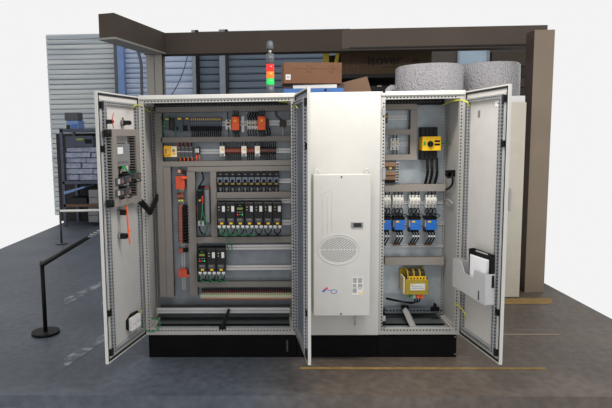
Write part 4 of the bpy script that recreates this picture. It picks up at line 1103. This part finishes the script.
mb.box(wx(350, 50, YC), xr, YC+.012, YC+.022, zbm+.024, zbm+.044, 'ink')
struct('beam_front', mb, .003)
# side beam running forward from the column
a = Vector((wx(158, 53, YC), YC+.05, zbm)); dr_ = Vector((-.275, -1, 0)).normalized(); bpt = a+dr_*1.2; sd = Vector((dr_.y, -dr_.x, 0))*.09
mb = MB()
for (z0, z1, k, mn) in ((0, .02, 1.15, 'column_paint'), (.02, zbt-zbm, 1.0, 'beam_paint')):
    P = [a+sd*k, a-sd*k, bpt-sd*k, bpt+sd*k]
    mb.prism([(p.x, p.y) for p in P], mn, 2, zbm+z0, zbm+z1)
struct('beam_side', mb)
# mezzanine deck behind the beam
struct('ceiling_mezzanine', MB().box(xa-.02, wx(548, 45, YC), YC+.2, 3.95, zbt-.05, zbt, 'deck'))
# right column
Y2 = 1.95
xa2, xb2 = wx(526.5, 240, Y2), wx(546, 240, Y2)
mb = MB().box(xa2, xb2, Y2, Y2+.2, 0, wz(530, 30, Y2), 'column_brown').box(xa2-.002, xa2, Y2+.002, Y2+.2, 0, wz(530, 30, Y2), 'brown_dark')  # left face overlaid dark brown: its shade is put into the colour
struct('column_right', mb, .004)
# floor lines
def strip(name, pts, mn, z=.002):
    return struct(name, MB().poly([(p.x, p.y, z) for p in pts], mn))
def gp(u, v):
    x, y = u-PX, v-PY; d_ = RT*(x/F)-UP*(y/F)+fw; k = -EYE.z/d_.z; return EYE+d_*k
strip('floor_line_1', [gp(466, 304.5), gp(552, 304), gp(552, 298.2), gp(466, 298.8)], 'floor_yellow')
strip('floor_line_2', [gp(300, 369.4), gp(546, 369.8), gp(546, 367.6), gp(300, 367.2)], 'floor_yellow')
strip('floor_line_3', [gp(64, 306), gp(112, 280), gp(112, 276.5), gp(64, 299)], 'worn_line')
strip('floor_line_4', [gp(64, 369), gp(118, 331), gp(112, 328), gp(64, 358.5)], 'worn_line')
strip('floor_line_5', [gp(466, 335), gp(560, 335.5), gp(560, 334), gp(466, 333.6)], 'column_brown')
strip('floor_line_6', [gp(100, 308), gp(104, 299), gp(104.6, 299), gp(101, 308)], 'worn_line')
# pipe on the wall
tag(MB().tube([wpt(Fr((0, YW-.25, 0), 0), u, v) for u, v in ((137.3, 44), (137.5, 49), (140, 58), (141.3, 66), (141.6, 80), (142.3, 110), (143, 150), (143.5, 216.5))], .035, 'pipe', 8).build('conduit_pipe'), 'dark bent pipe running down the pale wall beside the column', 'pipe')
tag(MB().tube([wpt(Fr((0, YW-.6, 0), 0), u, v) for u, v in ((188, 54), (184, 69), (178, 84), (170, 97))], .012, 'pipe', 6).build('hanging_cable'), 'thin dark cable slanting across the pale wall beneath the beam', 'cable')

# ------------------------------------------------------------------ storage on the left, far back
YR = 7.2
RF = Fr((0, YR, 0), 0)
def sc(u): return wx(u, 170, YR)
def zr(v): return wz(84, v, YR)
t = T('storage_rack', 'dark steel rack with shelves at far left of the hall', 'rack', RF, sc(82), 0)
o = t.x0
for u in (63, 99.3): t.part('upright', MB().box(sc(u)-.03-o, sc(u)+.03-o, -.02, .04, 0, zr(128), 'rack_steel').box(sc(u)-.03-o, sc(u)+.03-o, .76, .8, 0, zr(128), 'rack_steel'))
for v in (129, 181, 204): t.part('shelf', MB().box(sc(62)-o, sc(100.5)-o, -.02, .8, zr(v+3), zr(v), 'rack_steel' if v != 204 else 'pallet_wood'), .005)
t.part('back_sheet', MB().box(sc(62)-.4-o, sc(100.5)-o, .8, .82, 0, zr(133), 'ink'))
def bx(name, label, cat, u0, v0, u1, v1, mn, dep=.5, y=.02, group=None, extra=None):
    x0, x1, z0, z1 = RF.rect(u0, v0, u1, v1)
    mb = MB().box(x0-(x0+x1)/2, x1-(x0+x1)/2, y, y+dep, 0, z1-z0, mn)
    if extra: extra(mb, x1-x0, z1-z0, y)
    o = mb.build(name, None, .012); o.location = ((x0+x1)/2, YR, z0)
    return tag(o, label, cat, group)
bx('monitor_box', 'dark grey box on top of the far left rack', 'box', 64, 112.5, 77.8, 120.5, 'dark_grey', .3)
bx('blue_machine', 'small blue machine on top of the far left rack', 'machine', 66, 120.6, 78, 129, 'pillar_blue', .4, extra=lambda m_, w, h, y: m_.box(-w*.1, w*.4, y-.02, y, h*.2, h*.6, 'blue_steel').box(-w*.5, -w*.2, y-.02, y, 0, h*.5, 'ink'))
bx('storage_tub', 'pale blue tub behind yellow strip under the rack top', 'tub', 65, 136, 93, 147, 'module_blue_grey', .5, extra=lambda m_, w, h, y: m_.box(-w*.1, w*.15, y-.01, y, h*.6, h*.8, 'lcd_green').box(w*.2, w*.45, y-.01, y, h*.3, h*.7, 'black'))
rows = [(147.2, 152.2, (65, 88), (88.5, 97)), (152.6, 157.6, (65, 90), (90.5, 96)), (158, 163, (65, 85), (85.5, 96.5)), (163.4, 168.6, (65, 80), (80.5, 96)), (169, 174.2, (65, 92), (92.5, 97)), (174.6, 180.8, (65, 78), (78.5, 96))]
for k, (v0, v1, *cs) in enumerate(rows):
    for j, (a, b) in enumerate(cs):
        bx('wrapped_bundle', 'silver film wrapped bundle at %s end of the %s layer in the far rack' % (('left', 'right')[j], ('topmost', 'second', 'third', 'fourth', 'fifth', 'lowest')[k]), 'bundle', a, v0, b, v1, 'wrap_silver', .5, .02+random.uniform(0, .1), 'film wrapped bundles in the far rack')
bx('grey_crate', 'blue grey crate on the floor of the far left rack', 'crate', 88, 207.5, 98, 222.3, 'mid_grey', .5, extra=lambda m_, w, h, y: m_.box(-w*.5, w*.5, y-.01, y, h*.45, h*.5, 'dark_grey'))
bx('grey_crate', 'grey crate on the middle shelf of the far left rack', 'crate', 88.5, 190, 97.8, 203.9, 'mid_grey', .5, extra=lambda m_, w, h, y: m_.box(-w*.5, w*.5, y-.01, y, h*.45, h*.5, 'dark_grey'))
x0, x1 = sc(64.5), sc(85)
sh = MB().prism([(x0-sc(78), zr(194)-zr(197)), (x1-sc(78), zr(187.5)-zr(197)), (x1-sc(78), zr(186)-zr(197)), (x0-sc(78), zr(191)-zr(197))], 'pillar_blue', 1, -.1, .6); sh.box(x0-sc(78), x1-sc(78), .0, .5, zr(203.9)-zr(197), zr(198)-zr(197), 'ink')
o = sh.build('plastic_sheet'); o.location = (sc(78), YR, zr(197)); tag(o, 'shiny blue sheet lying slanted on the middle rack shelf', 'sheet')
YB = 5.2
BF = Fr((0, YB, 0), 0)
t = T('barrier_rail', 'thin white barrier rail across the aisle at far left', 'barrier', BF, BF.at(82, 211).x, 0)
a, b = t.p(60, 211), t.p(106, 210.3)
t.part('rail', MB().tube([a, b], .022, 'white_plastic', 8, smooth_path=False))
for p in (a, b): t.part('post', MB().tube([(p.x, p.y, 0), (p.x, p.y, p.z)], .02, 'dark_grey', 8, smooth_path=False).cyl((p.x, p.y, 0), (p.x, p.y, .02), .1, 'dark_grey', 14))
# chain barrier with black sleeve hooked to the left door
KF = Fr((0, .6, 0), 0)
t = T('chain_barrier', 'black sleeved chain strung from a post to the left door', 'barrier', KF, KF.at(42, 264).x, 0)
p0 = t.p(42, 264.5); p1 = t.p(89, 237, .95); p2 = t.p(101, 230.5, 1.22)
t.part('post', MB().tube([(p0.x, p0.y, 0), (p0.x, p0.y, p0.z+.03)], .02, 'black', 10, smooth_path=False).cyl((p0.x, p0.y, 0), (p0.x, p0.y, .025), .13, 'black', 18))
t.part('sleeve', MB().tube([p0, p1], .026, 'black', 8, r1=.014, smooth_path=False))
n = 7
for k in range(n):
    a = p1.lerp(p2, k/n); b = p1.lerp(p2, (k+1.15)/n); m_ = (a+b)/2; v = (b-a)/2; nn = v.cross(Vector((0, 1, 0)) if k % 2 else Vector((0, 0, 1))).normalized()*.011
    t.part('chain_link', MB().tube([m_+v*cos(j*PI/5)+nn*sin(j*PI/5) for j in range(11)], .0045, 'chain_steel', 6, smooth_path=False))

# ------------------------------------------------------------------ goods stored behind the cabinets
YK = 1.25
KF = Fr((0, YK, 0), 0)
x0, x1, _, zt = KF.rect(283.4, 88.2, 343.8, 96)
zt = KF.at(315, 88.2).z
t = T('steel_cupboard', 'blue steel cupboard behind the cabinets, only its top edge showing', 'cupboard', KF, (x0+x1)/2, 0)
w = x1-x0
t.part('body', MB().box(-w/2, w/2, 0, .28, .0, zt, 'blue_steel'), .006); t.part('door', MB().box(-w/2+.01, w/2-.01, -.015, -.001, .1, zt-.09, 'blue_steel'), .004)
p = t.p(325.5, 89.7); t.part('lock', MB().box(p.x-.012, p.x+.012, -.004, 0, p.z-.012, p.z+.008, 'black'))
zb_ = KF.at(315, 84.3).z
x0, x1, _, _ = KF.rect(293, 85, 337, 88)
t = T('white_board', 'white painted board lying on the blue cupboard below the carton', 'board', KF, (x0+x1)/2, zt)
t.part('board', MB().box(-(x1-x0)/2, (x1-x0)/2, 0.01, .27, 0, zb_-zt, 'label_white'), .003)
for (ua, ub, nm) in ((284.5, 292.5, 'left'), (337.3, 344.3, 'right')):
    x0, x1, _, _ = KF.rect(ua, 85, ub, 88)
    tag(MB().box(x0, x1, .03, .27, zt+.0005, KF.at(315, 83.6).z, 'brown_dark').build('wooden_bearer'), 'dark wooden bearer at %s end beneath the brown carton' % nm, 'block').location = (0, YK, 0)
# brown carton
zc0 = KF.at(315, 83.6).z; zc1 = KF.at(315, 62.6).z
x0, x1 = KF.at(283.5, 74).x, KF.at(341.5, 74).x
w = x1-x0; h = zc1-zc0
t = T('cardboard_box', 'long closed brown carton lying above the blue cupboard', 'box', KF, (x0+x1)/2, zc0)
mk = MB().box(-w/2, w/2, -.02, .28, 0.001, h, 'cardboard')
t.o.rotation_euler = (0, math.radians(.8), math.radians(4))
t.part('flap', MB().box(-w/2, w/2, -.0235, -.02, h*.0, h*.42, 'cardboard'), .001)
t.part('label', MB().box(-w*.47, -w*.385, -.0245, -.0235, h*.17, h*.42, 'label_white').box(-w*.455, -w*.4, -.025, -.0245, h*.24, h*.36, 'grey_plastic'))
xx = -w*.36
for k in range(34):
    l = random.uniform(.006, .012)
    if xx > w*.42: break
    if 11 <= k <= 13 or 27 <= k <= 28: xx += w*.03; continue
    mk.box(xx, xx+l, -.0206, -.02, h*.68, h*(.71+random.random()*.02), 'ink_brown'); xx += w*.022
for fx in (-.06, .32):
    c0x = w*fx; rr = .03
    for j in range(12):
        a, b = 2*PI*j/14, 2*PI*(j+1)/14
        mk.poly([(c0x+rr*cos(a), -.0207, h*.68+rr*1.2*sin(a)), (c0x+rr*.8*cos(a), -.0207, h*.68+rr*1.2*.8*sin(a)), (c0x+rr*.8*cos(b), -.0207, h*.68+rr*1.2*.8*sin(b)), (c0x+rr*cos(b), -.0207, h*.68+rr*1.2*sin(b))], 'ink_brown')
    mk.box(c0x-.01, c0x+.03, -.0207, -.02, h*.66, h*.68, 'ink_brown')
t.part('carton', mk)
# leaning cardboard sheet
LF = Fr((0, 1.5, 0), 0)
P = [LF.at(u, v) for u, v in ((338, 100), (373, 100), (368.3, 75.6), (343, 82))]
zl = P[0].z
cx_ = (P[0].x+P[1].x)/2
# tall crate stack that carries it
t = T('packing_crate', 'pale packing crate behind the middle cabinet under the leaning cardboard', 'crate', LF, cx_+.2, 0)
zc = LF.at(372, 92.8).z
t.part('panel', MB().box(-.2, .1, .06, .3, .0, zc, 'cardboard_pale'), .004); t.part('batten', MB().box(-.2, .1, .045, .06, zc-.12, zc-.04, 'pallet_wood'))
o = MB().prism([(P[3].x-cx_, P[3].z-zc), (P[2].x-cx_, P[2].z-zc), (P[1].x-cx_, 0), (P[0].x-cx_, 0)], 'cardboard_pale', 1, .07, .1).build('cardboard_sheet', None, .001); o.location = (cx_, 1.5, zc); tag(o, 'cut cardboard sheet with slanted top beside the brown carton', 'cardboard')
# dark rack with lettered carton
YI = 3.1
IF = Fr((0, YI, 0), 0)
xa, xb = IF.at(316, 64).x, IF.at(474, 64).x
zs = IF.at(390, 73.6).z
t = T('storage_rack', 'dark storage rack under the mezzanine carrying the lettered carton', 'rack', IF, (xa+xb)/2, 0)
w = xb-xa
t.part('shelf', MB().box(-w/2, w/2, 0, .8, zs-.05, zs, 'ink')); t.part('shelf', MB().box(-w/2, w/2, 0, .8, zs-.75, zs-.7, 'ink'))
for xx in (-w/2, w/2-.05): t.part('upright', MB().box(xx, xx+.05, .0, .06, 0, zs, 'ink').box(xx, xx+.05, .74, .8, 0, zs, 'ink'))
t.part('back_sheet', MB().box(-w/2, w/2, .8, .82, 0, zs, 'ink'))
x0, x1 = IF.at(340.5, 62).x, IF.at(432, 62).x; zt_ = IF.at(390, 53.2).z
t2 = T('cardboard_box', 'large dim brown carton with big black lettering under the beam', 'box', IF, (x0+x1)/2, zs+.001)
w, h = x1-x0, zt_-zs+.05
fm = MB().box(-w/2, w/2, .02, .7, 0, h, 'cardboard_dark')
for u in (347.5, 358.5): q = t2.p(u, 62); fm.box(q.x-.006, q.x+.006, .0185, .02, 0, h, 'pallet_wood')
for k in range(3): q = t2.p(354.5, 58+4*k); fm.box(q.x-.03, q.x+.03, .0185, .02, q.z-.012, q.z+.012, 'pallet_wood')
fm0 = fm
def text(t, body, u0, u1, v, mn, y, name='lettering', fat=.0):
    cu = bpy.data.curves.new('txt', 'FONT'); cu.body = body; cu.offset = fat; cu.extrude = .0004
    tmp = bpy.data.objects.new('tmp', cu); COL.objects.link(tmp)
    bpy.context.view_layer.update()
    me = bpy.data.meshes.new_from_object(tmp.evaluated_get(bpy.context.evaluated_depsgraph_get()))
    bpy.data.objects.remove(tmp)
    xs = [q.co.x for q in me.vertices]; a, b = min(xs), max(xs)
    A, B = t.p(u0, v), t.p(u1, v); s = (B.x-A.x)/(b-a)
    for q in me.vertices:
        q.co = Vector(((q.co.x-a)*s, -q.co.z, q.co.y*s))
    me.materials.clear(); me.materials.append(MATS[mn])
    o = bpy.data.objects.new(name, me); COL.objects.link(o); o.parent = t.o; o.location = (A.x, y, A.z)
    return o
text(t2, 'isover', 368, 402.5, 64.6, 'ink', .018, fat=.014)
q = t2.p(392, 66.6); fm0.box(q.x-.12, q.x+.1, .0185, .02, q.z-.008, q.z+.004, 'ink'); t2.part('carton', fm0)
text(t2, '40', 413, 419, 62.6, 'ink', .018)
# dark crate on the lower shelf
x0, x1 = IF.at(345, 85).x, IF.at(398, 85).x
t = T('plastic_crate', 'black crate on the lower rack shelf under the lettered carton', 'crate', IF, (x0+x1)/2, zs-.698)
t.part('shell', MB().box(-(x1-x0)/2, (x1-x0)/2, .05, .7, 0, .55, 'black_satin'), .01); q = t.p(380, 86); t.part('tag', MB().box(q.x-.03, q.x+.03, .046, .05, q.z-.005, q.z+.012, 'grey_plastic'))
# yellow brackets
for k, (ua, ub, sl) in enumerate(((323.2, 329, .0), (334.5, 339, .03))):
    a, b = IF.at(ua, 58).x, IF.at(ub, 58).x
    mb = MB().prism([(-(b-a)/2+sl*.0-sl, 0), ((b-a)/2-sl, 0), ((b-a)/2+sl*.4, zt_-zs+.06), (-(b-a)/2+sl, zt_-zs+.06)], 'yellow_soft', 1, .0, .06)
    o = mb.build('yellow_trestle', None, .003); o.location = ((a+b)/2, YI, zs); tag(o, ['broad yellow upright left of the dark gap by the carton', 'narrow slanted yellow upright touching the lettered carton'][k], 'trestle')
o = MB().box(-.07, .07, .1, .4, 0, zt_-zs, 'brown_dark').build('dark_roll', None, .01); o.location = (IF.at(331.8, 60).x, YI, zs); tag(o, 'dark brown package standing between the two yellow uprights', 'package')
# beige cupboards with bubble wrap rolls on top
YE = 1.75
EF = Fr((0, YE, 0), 0)
ze = EF.at(520, 102).z
xe0, xe1 = EF.at(388, 200).x, EF.at(522.5, 200).x
xm_ = EF.at(455, 200).x
for k, (a, b) in enumerate(((xe0, xm_-.004), (xm_, xe1))):
    t = T('steel_cupboard', ['tall beige cupboard mostly hidden behind the open right cabinet', 'tall beige cupboard behind the right open door, beside the brown column'][k], 'cupboard', EF, (a+b)/2, 0)
    w = b-a
    t.part('body', MB().box(-w/2, w/2, .0, 1.1, .0, ze, 'beige_steel'), .005)
    t.part('door', MB().box(-w/2+.004, w/2-.004, -.018, -.001, .01, ze-.006, 'beige_steel'), .003)
    q = t.p(507.5, 240); 
    if k: t.part('handle', MB().box(q.x-.01, q.x+.015, -.03, -.018, 1.0, 1.25, 'grey_plastic'), .003)
for k, (ua, ub, vt) in enumerate(((396, 461.5, 62.5), (459.5, 517.5, 61))):
    RF2 = Fr((0, YE+(.38, .7)[k], 0), 0)
    a, b = RF2.at(ua, 85).x, RF2.at(ub, 85).x; hh = Fr((0, RF2.o.y-(b-a)/2, 0), 0).at((ua+ub)/2, vt).z-ze; R = (b-a)/2
    t = T('bubble_wrap_roll', ['left roll of clear bubble wrap standing on the beige cupboard', 'right roll of clear bubble wrap above the open right door'][k], 'bubble wrap roll', RF2, (a+b)/2, ze, 'bubble wrap rolls')
    pr_ = [(.05, 0), (R-.015, 0), (R, .02), (R*1.005, hh*.5), (R, hh-.02), (R-.02, hh), (.05, hh-.01)]
    t.part('film', MB().lathe(pr_, 'bubble_film', 64)); t.part('core', MB().lathe([(.05, 0), (.05, hh), (.042, hh), (.042, 0)], 'cardboard', 20))
    if k == 0: t.part('loose_end', MB().tube([t.p(396, 90, .0), t.p(391, 88.5, .1), t.p(386, 92.5, .15), t.p(381, 93.5, .2)], .05, 'bubble_film', 8, r1=.02))
# small white block on the right cupboard
q = EF.at(516, 99)
o = MB().box(0, .16, .05, .3, 0, .07, 'label_white').build('paper_box', None, .004); o.location = (EF.at(513.5, 99).x-.02, YE-.02, ze); tag(o, 'small white box at the right end of the beige cupboard top', 'box')
# window in the back wall, wall panel at right
Yq = 5.6
QF = Fr((0, Yq, 0), 0)
x0, x1, z0, z1 = QF.rect(459, 50, 487.5, 66)
struct('wall_back_partition', MB().box(QF.at(428, 60).x, QF.at(548, 60).x, Yq+.02, Yq+.1, 0, QF.at(480, 44).z, 'plank_brown'))
struct('window_1', MB().box(x0, x1, Yq, Yq+.02, z0, z1, 'window_glow').box(x0-.03, x0, Yq-.02, Yq+.02, z0, z1, 'post_grey').box(x1, x1+.03, Yq-.02, Yq+.02, z0, z1, 'post_grey'))
mb = MB()
for (v0, v1, mn) in ((52, 66, 'beam_paint'), (68, 77, 'deck'), (78, 87, 'beam_paint'), (88, 99, 'deck')):
    x0, x1, z0, z1 = QF.rect(491, v0, 546, v1); mb.box(x0, x1, Yq-.04, Yq+.02, z0, z1, mn)
struct('trim_1', mb)

# ------------------------------------------------------------------ light
wd = bpy.data.worlds.new('hall_light'); S.world = wd; wd.use_nodes = True
bg = wd.node_tree.nodes['Background']; bg.inputs['Color'].default_value = (1, 1, 1, 1); bg.inputs['Strength'].default_value = .9
def area(name, loc, tgt, size, power, color):
    L_ = bpy.data.lights.new(name, 'AREA'); L_.shape = 'RECTANGLE'; L_.size, L_.size_y = size; L_.energy = power; L_.color = color
    o = bpy.data.objects.new(name, L_); COL.objects.link(o); o.location = loc
    o.rotation_euler = (Vector(tgt)-Vector(loc)).to_track_quat('-Z', 'Y').to_euler(); return o
area('ceiling_strip_lamp', (1.9, -1.0, 3.35), (1.8, .1, 1.3), (1.9, .3), 62, (1, .95, .88))
